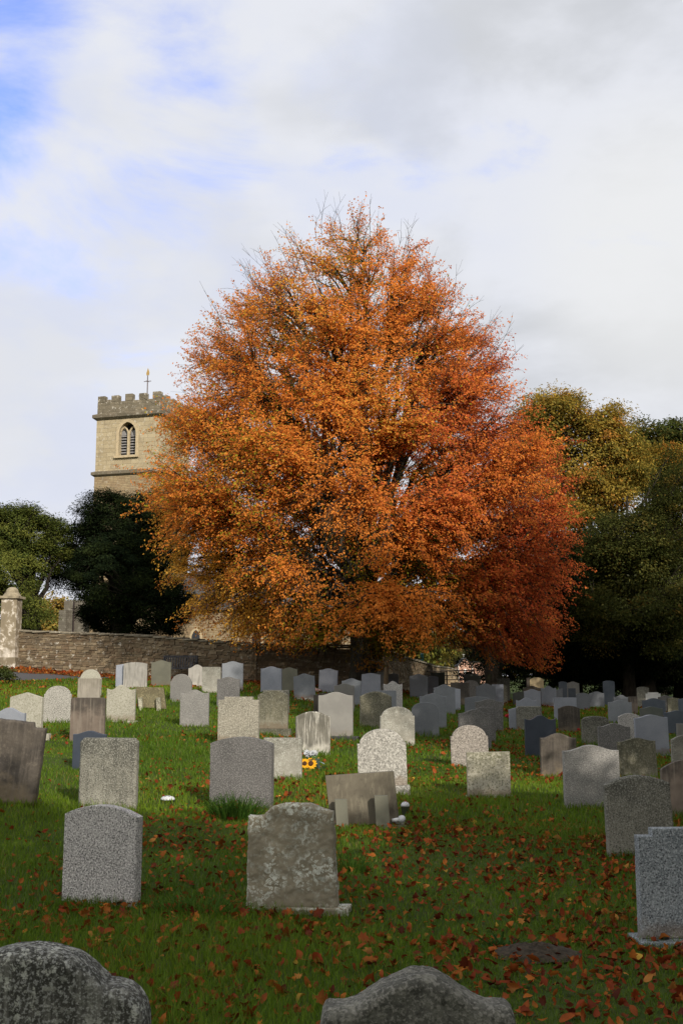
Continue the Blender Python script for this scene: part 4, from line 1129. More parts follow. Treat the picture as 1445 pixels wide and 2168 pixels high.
# ------------------------------------------------------------------ foliage helpers
M_BEECH = leaf_mat('beech_leaf', .48, .0, .1)
M_LEAF = leaf_mat('broad_leaf', .42, .005, .2)
M_NEEDLE = leaf_mat('yew_needle', .10, .0, .2)
def bark(name, c1, c2, scale=7):
    t = NT(name); P = t.objcoord(False)
    n = t.noise(t.mapping(P, (1, 1, .35)), scale, 6, .65)
    n2 = t.noise(P, 2, 4)
    c = t.mix(t.ramp(n, .35, .68), c1, c2); c = t.mix(t.ramp(n2, .5, .7, 0, .5), c, (.05, .055, .025))
    return t.finish(c, .95, n, .5, .03, .1)
B_GREY = bark('beech_bark', (.028, .025, .020), (.055, .050, .041))
B_DARK = bark('dark_bark', (.018, .015, .012), (.036, .03, .024))
B_PALE = bark('pale_bark', (.20, .15, .10), (.27, .21, .14))

def leaves_mesh(name, C, N, A, ln, wd, cols, mat, parent):
    """C centres, N normals, A long axes; rhomb leaves folded along the midrib"""
    n = len(C)
    A = A - N * (A * N).sum(1, keepdims=True); A /= np.linalg.norm(A, axis=1, keepdims=True) + 1e-9
    Bv = np.cross(N, A)
    ln = ln[:, None]; wd = wd[:, None]
    V = np.empty((n, 4, 3), np.float32)
    V[:, 0] = C - A * ln * .5
    V[:, 1] = C + Bv * wd * .5 + N * wd * .18 + A * ln * .05
    V[:, 2] = C + A * ln * .5 - N * ln * .08
    V[:, 3] = C - Bv * wd * .5 + N * wd * .18 + A * ln * .05
    return mesh_np(name, V.reshape(-1, 3), np.arange(n * 4).reshape(-1, 4), mat, parent, cols)

def unit(v): return v / (np.linalg.norm(v, axis=-1, keepdims=True) + 1e-9)
def fnoise(P, s, seed):
    return vnoise3(P * s, seed)
def vnoise3(P, seed):
    r = np.random.default_rng(seed); o = np.zeros(len(P))
    for i in range(8):
        d = unit(r.normal(size=3)) * r.uniform(.6, 1.9)
        o += np.sin(P @ d + r.uniform(0, 6.28) + .9 * np.sin(P @ (unit(r.normal(size=3)) * 1.3)))
    return o / 8 * 1.7

class Tubes:
    """many thin branches, one numpy mesh"""
    def __init__(self): self.V = []; self.F = []; self.n = 0
    def add(self, pts, radii, sides):
        pts = np.asarray(pts); m = len(pts)
        t = np.gradient(pts, axis=0); t = unit(t)
        up = np.array([.31, .17, .93]); a = unit(np.cross(t, up)); b = np.cross(t, a)
        th = np.arange(sides) * 2 * math.pi / sides
        ring = pts[:, None] + (a[:, None] * np.cos(th)[None, :, None] + b[:, None] * np.sin(th)[None, :, None]) * np.asarray(radii)[:, None, None]
        self.V.append(ring.reshape(-1, 3))
        i = np.arange(m - 1)[:, None] * sides; k = np.arange(sides)[None]; k2 = (k + 1) % sides
        self.F.append((self.n + np.stack([i + k, i + k2, i + sides + k2, i + sides + k], -1)).reshape(-1, 4)); self.n += m * sides
    def build(self, name, mat, parent):
        return mesh_np(name, np.concatenate(self.V), np.concatenate(self.F), mat, parent, smooth=True)

def nbez(a, c, b, n):
    t = np.linspace(0, 1, n + 1)[:, None]
    return a * (1 - t) ** 2 + c * 2 * t * (1 - t) + b * t * t

# ------------------------------------------------------------------ the great copper beech
def beech():
    r = np.random.default_rng(21)
    TY = 41.6; bx = float(pt(768, 1430, TY)[0]); zg = g1(bx, TY)
    root = empty('beech_tree', (bx, TY, zg), 'great beech tree in orange and rust autumn leaf filling the middle of the view', 'tree')
    PY = np.array([430, 460, 500, 550, 600, 650, 700, 750, 800, 850, 900, 950, 1000, 1050, 1100, 1150, 1200, 1250, 1300, 1350, 1400, 1425], float)
    XL = np.array([700, 650, 605, 570, 470, 452, 400, 352, 352, 335, 312, 312, 302, 305, 335, 342, 340, 392, 385, 430, 520, 640], float)
    XR = np.array([745, 835, 865, 945, 975, 1010, 1075, 1100, 1110, 1112, 1150, 1190, 1212, 1226, 1236, 1232, 1222, 1205, 1190, 1172, 1150, 1120], float)
    zz = np.array([pt(768, y, TY)[2] - zg for y in PY])
    xl = np.array([pt(768, y, TY)[0] - pt(x, y, TY)[0] for x, y in zip(XL, PY)])
    xr = np.array([pt(x, y, TY)[0] - pt(768, y, TY)[0] for x, y in zip(XR, PY)])
    o = np.argsort(zz); zz, xl, xr = zz[o], xl[o], xr[o]
    ztop, zbot = zz[-1] - 1.1, zz[0]
    xl = np.maximum(xl - np.interp(zz, [0, ztop * .35, ztop * .62, ztop], [.0, .25, .75, .7]), .5); xr = np.maximum(xr - np.interp(zz, [0, ztop * .55, ztop], [.05, .3, .5]), .5)
    def qval(P):
        L = np.interp(P[:, 2], zz, xl); R = np.interp(P[:, 2], zz, xr)
        a = np.where(P[:, 0] > 0, R, L); bb = (L + R) * .46
        return np.sqrt((P[:, 0] / a) ** 2 + (P[:, 1] / bb) ** 2) + np.where((P[:, 2] > ztop) | (P[:, 2] < zbot - .2), 9, 0)
    def sample(n, q0, q1, gap=None):
        out = np.zeros((0, 3))
        while len(out) < n:
            P = np.stack([r.uniform(-9, 9.2, n * 3), r.uniform(-9, 9, n * 3), r.uniform(zbot, ztop, n * 3)], -1)
            q = qval(P); dn_ = P - np.array([0, 0, 6.0]); k = (q > q0) & (q < q1 * (1 + .13 * vnoise3(unit(dn_) * 4.2, 88)))
            if gap is not None:
                k &= (vnoise3(P * 1.0, 5) > gap) | (q < .5)
            out = np.concatenate([out, P[k]])
        return out[:n]
    tb = Tubes(); tw = Tubes()
    # trunk and rising stems
    fork = np.array([0, 0, 2.3])
    tr = np.array([[0, 0, -.3], [.0, 0, .15], [.02, 0, .9], [0, .02, 1.7], fork, [0, 0, 3.2]])
    trk = Tubes(); trk.add(tr, [.78, .60, .50, .47, .50, .30], 14)
    nodes = []; tang = []; lev = []
    stems = []
    for i in range(11):
        az = i * 2.4 + r.uniform(-.3, .3); rr = [.05, .35, .5, .6, .5, .55, .6, .35, .6, .5, .6][i]
        z = ztop * r.uniform(.72, .985) if i else ztop * .985
        L = np.interp(z, zz, xl) if math.cos(az) < 0 else np.interp(z, zz, xr)
        e = np.array([math.cos(az) * rr * L * 1.1, math.sin(az) * rr * L * 1.1, z])
        c = fork + np.array([math.cos(az) * rr * 2.3, math.sin(az) * rr * 2.3, (z - 2.3) * .45])
        pts = nbez(fork, c, e, 22); pts[1:-1] += r.normal(0, .07, (21, 3))
        stems.append(pts); trk.add(pts, np.linspace(.20 if i else .27, .018, 23), 8)
    limbs = list(stems)
    for i in range(44):
        az = i * 2.39996 + r.uniform(-.25, .25)
        z = zbot + .8 + (ztop * .80 - zbot) * ((i + .5) / 44) ** .95
        L = np.interp(z, zz, xl) if math.cos(az) < 0 else np.interp(z, zz, xr); bb = (np.interp(z, zz, xl) + np.interp(z, zz, xr)) * .46
        e = np.array([math.cos(az) * L * .86, math.sin(az) * bb * .86, z])
        hs = max(1.7, z * r.uniform(.38, .55))
        # leave the stem nearest in direction at that height
        best = min(stems, key=lambda s: np.linalg.norm(s[np.argmin(abs(s[:, 2] - hs))][:2] - e[:2] * .25) + r.uniform(0, .6))
        s = best[np.argmin(abs(best[:, 2] - hs))] if hs > 2.4 else np.array([0, 0, hs])
        d = e - s
        c = s + d * .5 + np.array([0, 0, (.9 + .10 * np.linalg.norm(d)) if z > 5 else 2.0 + .10 * np.linalg.norm(d)])
        pts = nbez(s, c, e, 16); pts[1:-1] += r.normal(0, .08, (15, 3))
        limbs.append(pts); trk.add(pts, np.linspace(.125, .016, 17), 7)
    for l in limbs:
        tg = unit(np.gradient(l, axis=0))
        for p, t_ in zip(l[2:], tg[2:]): nodes.append(p); tang.append(t_)
    kd = KDTree(len(nodes))
    for i, p in enumerate(nodes): kd.insert(p, i)
    kd.balance()
    T = np.concatenate([sample(1750, .66, .99, -.85), sample(380, .22, .66)])
    C, N, A = [], [], []
    LW = []
    for Tp in T:
        q = Tp * np.array([.62, .62, 1]); q[2] = Tp[2] - (1.0 if Tp[2] > 6 else -.4)
        best = None
        _, i, d = kd.find(q)
        s, tg = nodes[i], tang[i]
        d = Tp - s; Ld = np.linalg.norm(d)
        if Ld < .4: continue
        rel = Tp[2] / ztop
        sag = (.16 if rel < .35 else 0.0)
        c = s + tg * Ld * .35 + d * .25 + np.array([0, 0, Ld * (sag + .08)])
        nb = max(5, int(Ld * 3)); pts = nbez(s, c, Tp, nb)
        pts[1:-1] += r.normal(0, .03, (nb - 1, 3))
        tw.add(pts, np.linspace(.012 + .011 * Ld, .006, nb + 1), 5)
        tgs = unit(np.gradient(pts, axis=0))
        ntw = int(5 + Ld * 3.2)
        out = unit(np.array([[Tp[0], Tp[1], 0.0]]))[0]
        vb = np.interp(rel, [0, .25, .5, .8, 1], [-.75, -.5, 0, .5, .95])
        for j in range(ntw):
            f = r.uniform(.22, 1.0) ** .75; k = min(nb, int(f * nb))
            p = pts[k]; side = np.cross(tgs[k], r.normal(size=3))
            dr = unit((.7 * tgs[k] + .75 * unit(side[None])[0] + .35 * out + np.array([0, 0, vb * r.uniform(.3, 1.2)]))[None])[0]
            lt = r.uniform(.45, 1.15) * (1.15 if f > .8 else .9)
            e = p + dr * lt; m_ = p + dr * lt * .5 + np.array([0, 0, -.06 * np.sign(-vb) * lt])
            seg = nbez(p, m_, e, 3); tw.add(seg, [.007, .0055, .0045, .003], 3)
            nl = int(lt * 30)
            tt = r.uniform(.1, 1.12, nl); P0 = p + dr * lt * tt[:, None]
            # leaves sit left and right of the twig in a flat spray
            hs = unit(np.cross(dr, [0, 0, 1.0])[None])[0]
            sp = r.uniform(-.24, .24, nl) * (1.15 - tt * .6)
            P1 = P0 + hs * sp[:, None] + r.normal(0, .045, (nl, 3))
            nrm = unit(np.cross(hs, dr)[None])[0]
            if nrm[2] < 0: nrm = -nrm
            C.append(P1); N.append(nrm * .35 + unit(np.array([[p[0], p[1], 2.5]]))[0] * .75 + r.normal(0, .5, (nl, 3))); A.append(dr * .6 + hs * np.sign(sp)[:, None] * .8 + r.normal(0, .3, (nl, 3)) + np.array([0, 0, -.25]))
    # bare shoots standing out of the crown, most at the top and upper right
    S = sample(3000, .76, .96)
    S = S[(S[:, 2] > ztop * .55) & ((S[:, 0] > 2) | (S[:, 2] > ztop * .8) | (r.random(len(S)) < .12))][:210]
    for p in S:
        out = unit(np.array([[p[0] * .16, p[1] * .16, 1.0]]))[0]
        lt = r.uniform(.4, 1.35)
        e = p + (out + r.normal(0, .34, 3)) * lt
        seg = nbez(p - out * .4, p + out * lt * .45 + r.normal(0, .08, 3), e, 6); tw.add(seg, np.linspace(.012, .004, 7), 3)
        for j in range(4):
            k = r.integers(1, 6); d2 = unit((out + r.normal(0, .45, 3))[None])[0] * r.uniform(.25, .7)
            tw.add(nbez(seg[k], seg[k] + d2 * .5, seg[k] + d2, 2), [.005, .004, .003], 3)
        nl = r.integers(0, 6); tt = r.uniform(0, .9, nl)[:, None]
        P1 = p + (e - p) * tt + r.normal(0, .07, (nl, 3))
        C.append(P1); N.append(r.normal(0, 1, (nl, 3))); A.append(np.tile(out, (nl, 1)))
    C, N, A = np.concatenate(C), unit(np.concatenate(N)), np.concatenate(A)
    # thin the leaf cover in drifting patches so limbs and sky show
    hol = np.exp(-((C[:, 0] + 1.3) / 1.5) ** 2 - ((C[:, 2] - 4.6) / 2.2) ** 2) * (C[:, 1] < 0) * .85 + .35 * np.exp(-((C[:, 0] - 3.8) / 1.0) ** 2 - ((C[:, 2] - 7.3) / .9) ** 2) * (C[:, 1] < 0)
    pn = vnoise3(C * 1.25, 31) * .75 + vnoise3(C * 2.6, 32) * .55
    topthin = np.clip((C[:, 2] / ztop - .84) * 1.6, 0, .3) + .14 * np.clip(C[:, 0] / 8, 0, 1) * (C[:, 2] > ztop * .5)
    hem = np.interp(C[:, 0], [-7.5, -5, -2.3, -.5, .2, .8, 1.8, 2.5, 4.2, 4.9, 7, 8.5], [1.9, 1.5, 1.3, 1.9, 1.8, 1.0, 1.4, 1.7, 1.7, 1.0, .7, 1.6]) + .25 * vnoise3(C * 1.6, 66)
    C, N, A, hol, topthin, pn = (q_[C[:, 2] > hem] for q_ in (C, N, A, hol, topthin, pn))
    k = r.random(len(C)) > np.clip(.02 - .46 * pn + topthin + hol, .0, .93)
    C, N, A = C[k], N[k], A[k]
    n = len(C)
    # leaf colour: golden in places, rust and red to the right, some still green inside and low
    xr_ = C[:, 0] / 8.5
    red = .70 * xr_ + .55 * vnoise3(C * .45, 41) + r.normal(0, .22, n)
    gold = .08 + .75 * vnoise3(C * .55, 42) - .25 * xr_ + r.normal(0, .24, n)
    grn = .6 * vnoise3(C * .5, 43) + np.clip(.75 - qval(C), 0, .6) + np.clip(.45 - C[:, 2] / ztop, 0, .35) * 1.2 * np.exp(-(C[:, 0] / 3.5) ** 2) + r.normal(0, .28, n)
    cols = np.tile(np.array([[.76, .272, .052]]), (n, 1))
    cols[red > .34] = (.63, .180, .048); cols[red > .80] = (.54, .110, .040)
    g_ = (gold > .42) & (red < .55); cols[g_] = (.72, .395, .065)
    e_ = grn > .60; cols[e_] = (.34, .31, .03)
    cols = cols * r.uniform(.78, 1.16, (n, 1))
    ln = r.uniform(.07, .11, n); wd = ln * r.uniform(.55, .72, n)
    trk.build('trunk', B_GREY, root); tw.build('branches', B_GREY, root)
    leaves_mesh('crown', C.astype(np.float32), N, A, ln, wd, cols, M_BEECH, root)
    print('beech leaves', n)
beech()

# ------------------------------------------------------------------ trees built of leaf clumps on limbs
def clump_tree(name, label, cat, base, lobes, nclump, per, ln, asp, pal, wts, mat, brk, trunk_r=.3, seed=1, group=None, rc=.75,
               flat=.55, droop=.2, lean=(0, 0), limbs=26, shell=.6, spread=1.0, patch=None):
    """lobes: (x,y,z,rx,ry,rz) in world space; every clump of leaves hangs on a limb from the trunk"""
    r = np.random.default_rng(seed)
    bx, by = base; zg = g1(bx, by)
    root = empty(name, (bx, by, zg), label, cat, 0, group)
    org = np.array([bx, by, zg])
    lob = np.array(lobes, float); vol = lob[:, 3] * lob[:, 4] * lob[:, 5]; vol = vol ** .8; vol /= vol.sum()
    ci = r.choice(len(lob), nclump, p=vol)
    d = unit(r.normal(size=(nclump, 3))); rr = r.uniform(shell ** 3, 1, nclump) ** (1 / 3)
    P = lob[ci, :3] + d * lob[ci, 3:] * rr[:, None] - org
    P = P[P[:, 2] > .25]
    nc = len(P)
    # leaves
    m = np.maximum(8, (per * r.lognormal(0, .35, nc)).astype(int))
    idx = np.repeat(np.arange(nc), m); n = len(idx)
    cs = rc * r.uniform(.6, 1.35, nc)
    off = unit(r.normal(size=(n, 3))) * (r.random(n) ** .5)[:, None] * np.array([1, 1, flat]) * cs[idx][:, None]
    rad_ = np.linalg.norm(off[:, :2], axis=1)
    off[:, 2] -= droop * rad_ ** 2 / cs[idx]
    C = P[idx] + off
    cen = np.array([lob[:, 0].mean(), lob[:, 1].mean(), lob[:, 2].mean()]) - org
    outw = unit(P - cen)[idx]
    N = unit(outw * .75 + np.array([0, 0, .4]) + r.normal(0, .5, (n, 3)))
    A = unit(off + outw * .4 * cs[idx][:, None] + r.normal(0, .2, (n, 3)) * cs[idx][:, None])
    k = C[:, 2] > .05
    pal = np.array(pal)
    pc = r.choice(len(pal), nc, p=wts)
    if patch is not None: pc = patch(P + org, pc, r)
    cc = pal[pc][idx]; alt = r.random(n) < .25
    cc[alt] = pal[r.choice(len(pal), alt.sum(), p=wts)]
    cc = cc * r.uniform(.7, 1.25, (n, 1)) * r.uniform(.8, 1.2, nc)[idx][:, None]
    l_ = ln * r.uniform(.7, 1.3, n)
    # wood
    tb = Tubes()
    top = max(P[:, 2]); ax = np.array([cen[0] * .7 + lean[0], cen[1] * .7 + lean[1], top * .82])
    tp = nbez(np.array([0, 0, -.3]), np.array([lean[0] * .3, lean[1] * .3, top * .4]), ax, 14)
    tb.add(tp, trunk_r * np.concatenate([[1.5, 1.12], np.linspace(1, .14, 13)]), 10)
    lim = []
    for i in r.choice(nc, min(limbs, nc), replace=False):
        hs = np.clip(P[i, 2] * r.uniform(.35, .7), 1.0, top * .75); s = tp[np.argmin(abs(tp[:, 2] - hs))]
        dd = P[i] - s; pts = nbez(s, s + dd * .45 + np.array([0, 0, .12 * np.linalg.norm(dd)]), P[i], 9)
        pts[1:-1] += r.normal(0, .05, (8, 3)); lim.append(pts)
        tb.add(pts, np.linspace(trunk_r * .33, .02, 10), 6)
    allp = np.concatenate(lim); kd = KDTree(len(allp))
    for i, p in enumerate(allp): kd.insert(p, i)
    kd.balance()
    for p in P:
        _, i, dist = kd.find(p * np.array([.9, .9, .93])); s = allp[i]
        if dist > .15: tb.add(nbez(s, (s + p) / 2 + r.normal(0, .06, 3), p, 4), np.linspace(.03, .01, 5), 4)
    tb.build('trunk', brk, root)
    leaves_mesh('crown', C[k], N[k], A[k], l_[k], l_[k] * asp, cc[k], mat, root)
    return root

def lobe(px, py, Y, rpx, rpy, ry=None):
    c = pt(px, py, Y); s = Y / FPX
    rx = rpx * s; return (c[0], Y, c[2], rx, ry if ry else rx, rpy * s)

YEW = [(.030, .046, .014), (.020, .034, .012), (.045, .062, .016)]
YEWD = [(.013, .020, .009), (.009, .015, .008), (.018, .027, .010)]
# yew on the left behind the wall
Y1 = 55.0
clump_tree('yew_tree', 'olive green yew with a broad crown at the far left, behind the gate pier', 'tree', (float(pt(66, 1430, Y1)[0]), Y1),
           [lobe(30, 1135, Y1, 88, 58), lobe(-60, 1150, Y1, 90, 80), lobe(85, 1155, Y1 + .5, 62, 62), lobe(20, 1210, Y1 - .8, 70, 60), lobe(-70, 1250, Y1, 80, 70), lobe(40, 1090, Y1, 60, 24), lobe(95, 1115, Y1, 45, 22), lobe(95, 1312, Y1, 20, 18), lobe(28, 1290, Y1, 45, 50), lobe(62, 1290, Y1 - 1.6, 34, 50)],
           760, 190, .13, .30, [(.080, .098, .022), (.052, .070, .018), (.12, .13, .028)], [.45, .3, .25], M_NEEDLE, B_DARK, .55, 3, 'yews behind the wall', rc=.62, droop=.1, shell=.75)
Y2 = 57.0
clump_tree('yew_tree', 'very dark green yew in front of the church tower, left of the orange tree', 'tree', (float(pt(255, 1430, Y2)[0]), Y2),
           [lobe(262, 1125, Y2, 96, 90), lobe(225, 1090, Y2, 60, 50), lobe(310, 1085, Y2, 60, 52), lobe(180, 1165, Y2, 55, 70), lobe(330, 1180, Y2, 75, 100), lobe(250, 1220, Y2 - 1, 100, 90), lobe(150, 1205, Y2, 45, 55), lobe(320, 1290, Y2 - 1, 80, 60), lobe(368, 1285, Y2 - 1, 42, 58), lobe(230, 1290, Y2 + 1, 60, 50)],
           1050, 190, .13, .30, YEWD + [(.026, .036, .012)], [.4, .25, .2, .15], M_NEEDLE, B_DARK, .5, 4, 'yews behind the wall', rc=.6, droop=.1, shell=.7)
# dark yew behind the beech on the right with a leaning trunk
Y3 = 51.5
clump_tree('yew_tree', 'black leaning yew trunk with dark foliage under the right side of the orange tree', 'tree', (float(pt(1048, 1430, Y3)[0]), Y3),
           [lobe(1085, 1290, Y3, 75, 90), lobe(1110, 1340, Y3 + 1, 80, 75), lobe(1130, 1220, Y3 + 1, 90, 110), lobe(1080, 1385, Y3 + .5, 55, 40)],
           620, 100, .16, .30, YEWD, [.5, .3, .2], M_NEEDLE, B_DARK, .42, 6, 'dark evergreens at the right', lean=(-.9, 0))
# evergreens filling the dark right side
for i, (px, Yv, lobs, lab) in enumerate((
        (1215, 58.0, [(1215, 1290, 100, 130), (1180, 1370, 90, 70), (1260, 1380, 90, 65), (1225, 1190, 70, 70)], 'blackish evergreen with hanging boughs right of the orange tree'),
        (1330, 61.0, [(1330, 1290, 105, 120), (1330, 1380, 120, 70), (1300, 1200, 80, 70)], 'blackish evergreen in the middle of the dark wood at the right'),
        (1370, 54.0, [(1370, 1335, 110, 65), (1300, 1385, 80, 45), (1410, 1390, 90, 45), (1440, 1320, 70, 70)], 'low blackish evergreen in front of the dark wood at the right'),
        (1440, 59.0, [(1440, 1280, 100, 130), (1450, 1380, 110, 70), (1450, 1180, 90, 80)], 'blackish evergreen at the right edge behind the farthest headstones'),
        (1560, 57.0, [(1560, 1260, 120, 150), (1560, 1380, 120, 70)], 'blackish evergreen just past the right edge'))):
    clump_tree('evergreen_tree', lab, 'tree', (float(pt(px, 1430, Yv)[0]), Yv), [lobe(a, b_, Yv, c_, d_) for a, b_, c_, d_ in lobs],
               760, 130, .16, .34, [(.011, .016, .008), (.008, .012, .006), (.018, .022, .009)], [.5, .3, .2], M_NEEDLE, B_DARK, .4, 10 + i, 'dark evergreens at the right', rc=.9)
Y4 = 53.0
clump_tree('holly_tree', 'mid green bushy tree with glossy leaves in the right hand wood below the golden oak', 'tree', (float(pt(1330, 1430, Y4)[0]), Y4),
           [lobe(1330, 1150, Y4, 85, 75), lobe(1275, 1175, Y4, 50, 50), lobe(1405, 1120, Y4, 60, 70), lobe(1425, 1030, Y4, 42, 75), lobe(1380, 1215, Y4, 80, 50), lobe(1300, 1225, Y4, 60, 45), lobe(1250, 1285, Y4 - 1, 45, 40), lobe(1430, 1275, Y4 - 2.5, 55, 40), lobe(1350, 1290, Y4 - 2.5, 40, 30), lobe(1285, 1345, Y4 - 1, 34, 32), lobe(1405, 1350, Y4 - 2.5, 38, 34), lobe(1225, 1330, Y4 - .5, 26, 24)],
           640, 120, .13, .5, [(.08, .09, .023), (.05, .06, .017), (.115, .11, .027), (.17, .12, .028)], [.4, .35, .17, .08], M_LEAF, B_DARK, .28, 21, None, rc=.8)
# golden oak
Y5 = 63.0
def oakpatch(P, pc, r):
    s = vnoise3(P * .35, 9) + .10 * (P[:, 0] - P[:, 0].mean()) - .05 * (P[:, 2] - P[:, 2].mean())
    return np.where(s > .45, 2, np.where(s < -.35, 1, pc))
clump_tree('oak_tree', 'golden green oak in autumn leaf rising behind the right side of the orange tree', 'tree', (float(pt(1345, 1430, Y5)[0]), Y5),
           [lobe(1170, 885, Y5, 78, 62), lobe(1200, 850, Y5, 40, 28), lobe(1270, 930, Y5, 75, 60), lobe(1285, 885, Y5, 42, 32), lobe(1130, 950, Y5 + 1, 75, 75), lobe(1330, 985, Y5, 60, 50), lobe(1235, 1000, Y5, 75, 45), lobe(1290, 1045, Y5, 60, 35), lobe(1225, 1075, Y5, 50, 38), lobe(1190, 1110, Y5, 50, 40), lobe(1395, 965, Y5 + 1, 50, 35), lobe(1130, 1060, Y5, 80, 60)],
           680, 130, .16, .55, [(.33, .24, .045), (.19, .17, .036), (.48, .225, .045), (.41, .27, .048)], [.4, .3, .14, .16], M_LEAF, B_DARK, .42, 22, None, rc=.9, droop=.25, shell=.3)
Y6 = 76.0
clump_tree('oak_tree', 'dark green tree showing above the golden oak at the upper right', 'tree', (float(pt(1400, 1430, Y6)[0]), Y6),
           [lobe(1355, 920, Y6, 42, 34), lobe(1400, 930, Y6, 65, 36), lobe(1460, 930, Y6, 70, 50), lobe(1430, 1010, Y6, 70, 60), lobe(1350, 990, Y6, 50, 50)],
           330, 85, .22, .5, [(.055, .07, .018), (.08, .09, .02), (.15, .12, .028)], [.5, .35, .15], M_LEAF, B_DARK, .42, 23, None, rc=.95)
# slim young tree in front of the wall
Y7 = 40.0
clump_tree('sapling_tree', 'slim young tree with a bare pale trunk and yellowish leaves beside the dark wall', 'tree', (float(pt(816, 1430, Y7)[0]), Y7),
           [lobe(810, 1330, Y7, 42, 45), lobe(785, 1370, Y7, 24, 32), lobe(860, 1350, Y7, 32, 38), lobe(850, 1310, Y7, 45, 35)],
           60, 55, .11, .6, [(.26, .17, .025), (.16, .14, .025), (.36, .15, .025)], [.45, .3, .25], M_LEAF, B_PALE, .10, 24, None, rc=.6, limbs=12, droop=.5)
# trees seen through the gaps
for i, (px, Yv, lobs, pal, lab) in enumerate((
        (890, 125.0, [(880, 1370, 55, 50), (920, 1345, 55, 60), (850, 1350, 50, 60)], [(.22, .20, .04), (.14, .16, .035), (.28, .2, .04)], 'yellow green tree beyond the lane, left of the little brick house'),
        (985, 210.0, [(985, 1375, 50, 40), (1040, 1360, 55, 50), (950, 1380, 35, 35)], [(.16, .12, .04), (.10, .10, .03), (.22, .11, .035)], 'brown green tree rising behind the little brick house'),
        (105, 118.0, [(105, 1300, 42, 40), (70, 1320, 40, 40), (140, 1325, 35, 35)], [(.30, .22, .05), (.38, .24, .06), (.2, .2, .05)], 'sunlit yellow tree far off, seen in the gap under the left yew'))):
    clump_tree('distant_tree', lab, 'tree', (float(pt(px, 1430, Yv)[0]), Yv), [lobe(a, b_, Yv, c_, d_) for a, b_, c_, d_ in lobs],
               170, 60, .34, .6, pal, [.4, .35, .25], M_LEAF, B_DARK, .35, 40 + i, 'far trees seen through gaps', rc=1.4)
# far wood closing the horizon
r = np.random.default_rng(90); n = 26000
xs_ = r.uniform(-170, 190, n); ys_ = r.uniform(225, 262, n); hmax = 6.5 + 3.0 * vnoise(xs_, ys_ * 0, .09, 4) + 1.2 * vnoise(xs_, ys_ * 0, .4, 6)
hmax = np.where(xs_ < -40, hmax + 2, hmax)
zz_ = -1 + hmax * r.random(n) ** .6
C = np.stack([xs_, ys_, zz_], -1)
pal = np.array([(.10, .10, .03), (.16, .11, .03), (.06, .075, .025)])[r.choice(3, n)] * r.uniform(.7, 1.2, (n, 1))
fw = leaves_mesh('far_wood', C, unit(r.normal(size=(n, 3)) + np.array([0, -.5, .4])), unit(r.normal(size=(n, 3))), r.uniform(.9, 1.7, n), r.uniform(.7, 1.2, n), pal, M_LEAF, None)
tag(fw, 'far brownish wood on the horizon beyond the church', 'wood', kind='stuff')
# unseen trees right and behind, added to shade the right and near graves
for i, (x, y, lobs, nc) in enumerate((
        (12.5, 9.5, [(12.5, 9.5, 8.4, 4.6, 5.0, 8.9)], 760),
        (15.6, 18.5, [(15.6, 18.5, 7.6, 4.6, 5.5, 8.0)], 640),
        (20.0, 31.0, [(20.0, 31, 7.4, 4.6, 6.0, 7.6)], 560),
        (26.0, 43.0, [(26, 43, 6.8, 5.0, 6.0, 6.4)], 480),
        (5.0, -8.0, [(4.6, -8, 4.3, 4.4, 3.2, 4.9)], 560),
        (9.6, -2.0, [(9.6, -2.0, 3.3, 3.5, 3.0, 3.9)], 400),
        (-2.2, -9.0, [(-2.2, -9, 3.6, 3.6, 3.0, 4.5)], 460))):
    lab = ['broad evergreen at the right side shading the leaf strewn grass', 'tall evergreen at the right side shading the navy headstone', 'evergreen at the right side shading the far right headstones',
           'evergreen at the right side shading the tan headstone', 'round evergreen behind the viewer shading the humped near stone', 'round evergreen beside the viewer shading the stepped granite stone', 'round evergreen behind the viewer shading the salt and pepper granite stone'][i]
    clump_tree('shade_tree', lab, 'tree', (x, y), lobs, nc, 85, .24, .5, [(.03, .042, .013), (.022, .032, .012)], [.6, .4], M_LEAF, B_DARK, .35, 60 + i, 'trees shading the churchyard', rc=1.0, shell=.35)

clump_tree('hedge', 'long blackish hedge closing the view behind the headstones at the right', 'hedge', (16.0, 68.0),  # added dark row, hides sunlit ground that would show under the trees
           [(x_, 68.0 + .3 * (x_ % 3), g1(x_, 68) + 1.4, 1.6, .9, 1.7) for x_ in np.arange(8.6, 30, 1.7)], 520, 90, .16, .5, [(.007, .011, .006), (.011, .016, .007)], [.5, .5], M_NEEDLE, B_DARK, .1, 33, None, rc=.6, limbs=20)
# ------------------------------------------------------------------ bush at the left edge
bp = pt(0, 1430, 37.0)
clump_tree('bush', 'low green bush at the left edge below the path', 'bush', (float(bp[0]), 37.0), [(float(bp[0]) - .1, 37, g1(float(bp[0]), 37) + .25, .75, .6, .42)], 60, 60, .09, .5, [(.07, .09, .02), (.12, .11, .03), (.05, .07, .02)], [.5, .2, .3], M_LEAF, B_DARK, .03, 70, rc=.28, limbs=8)
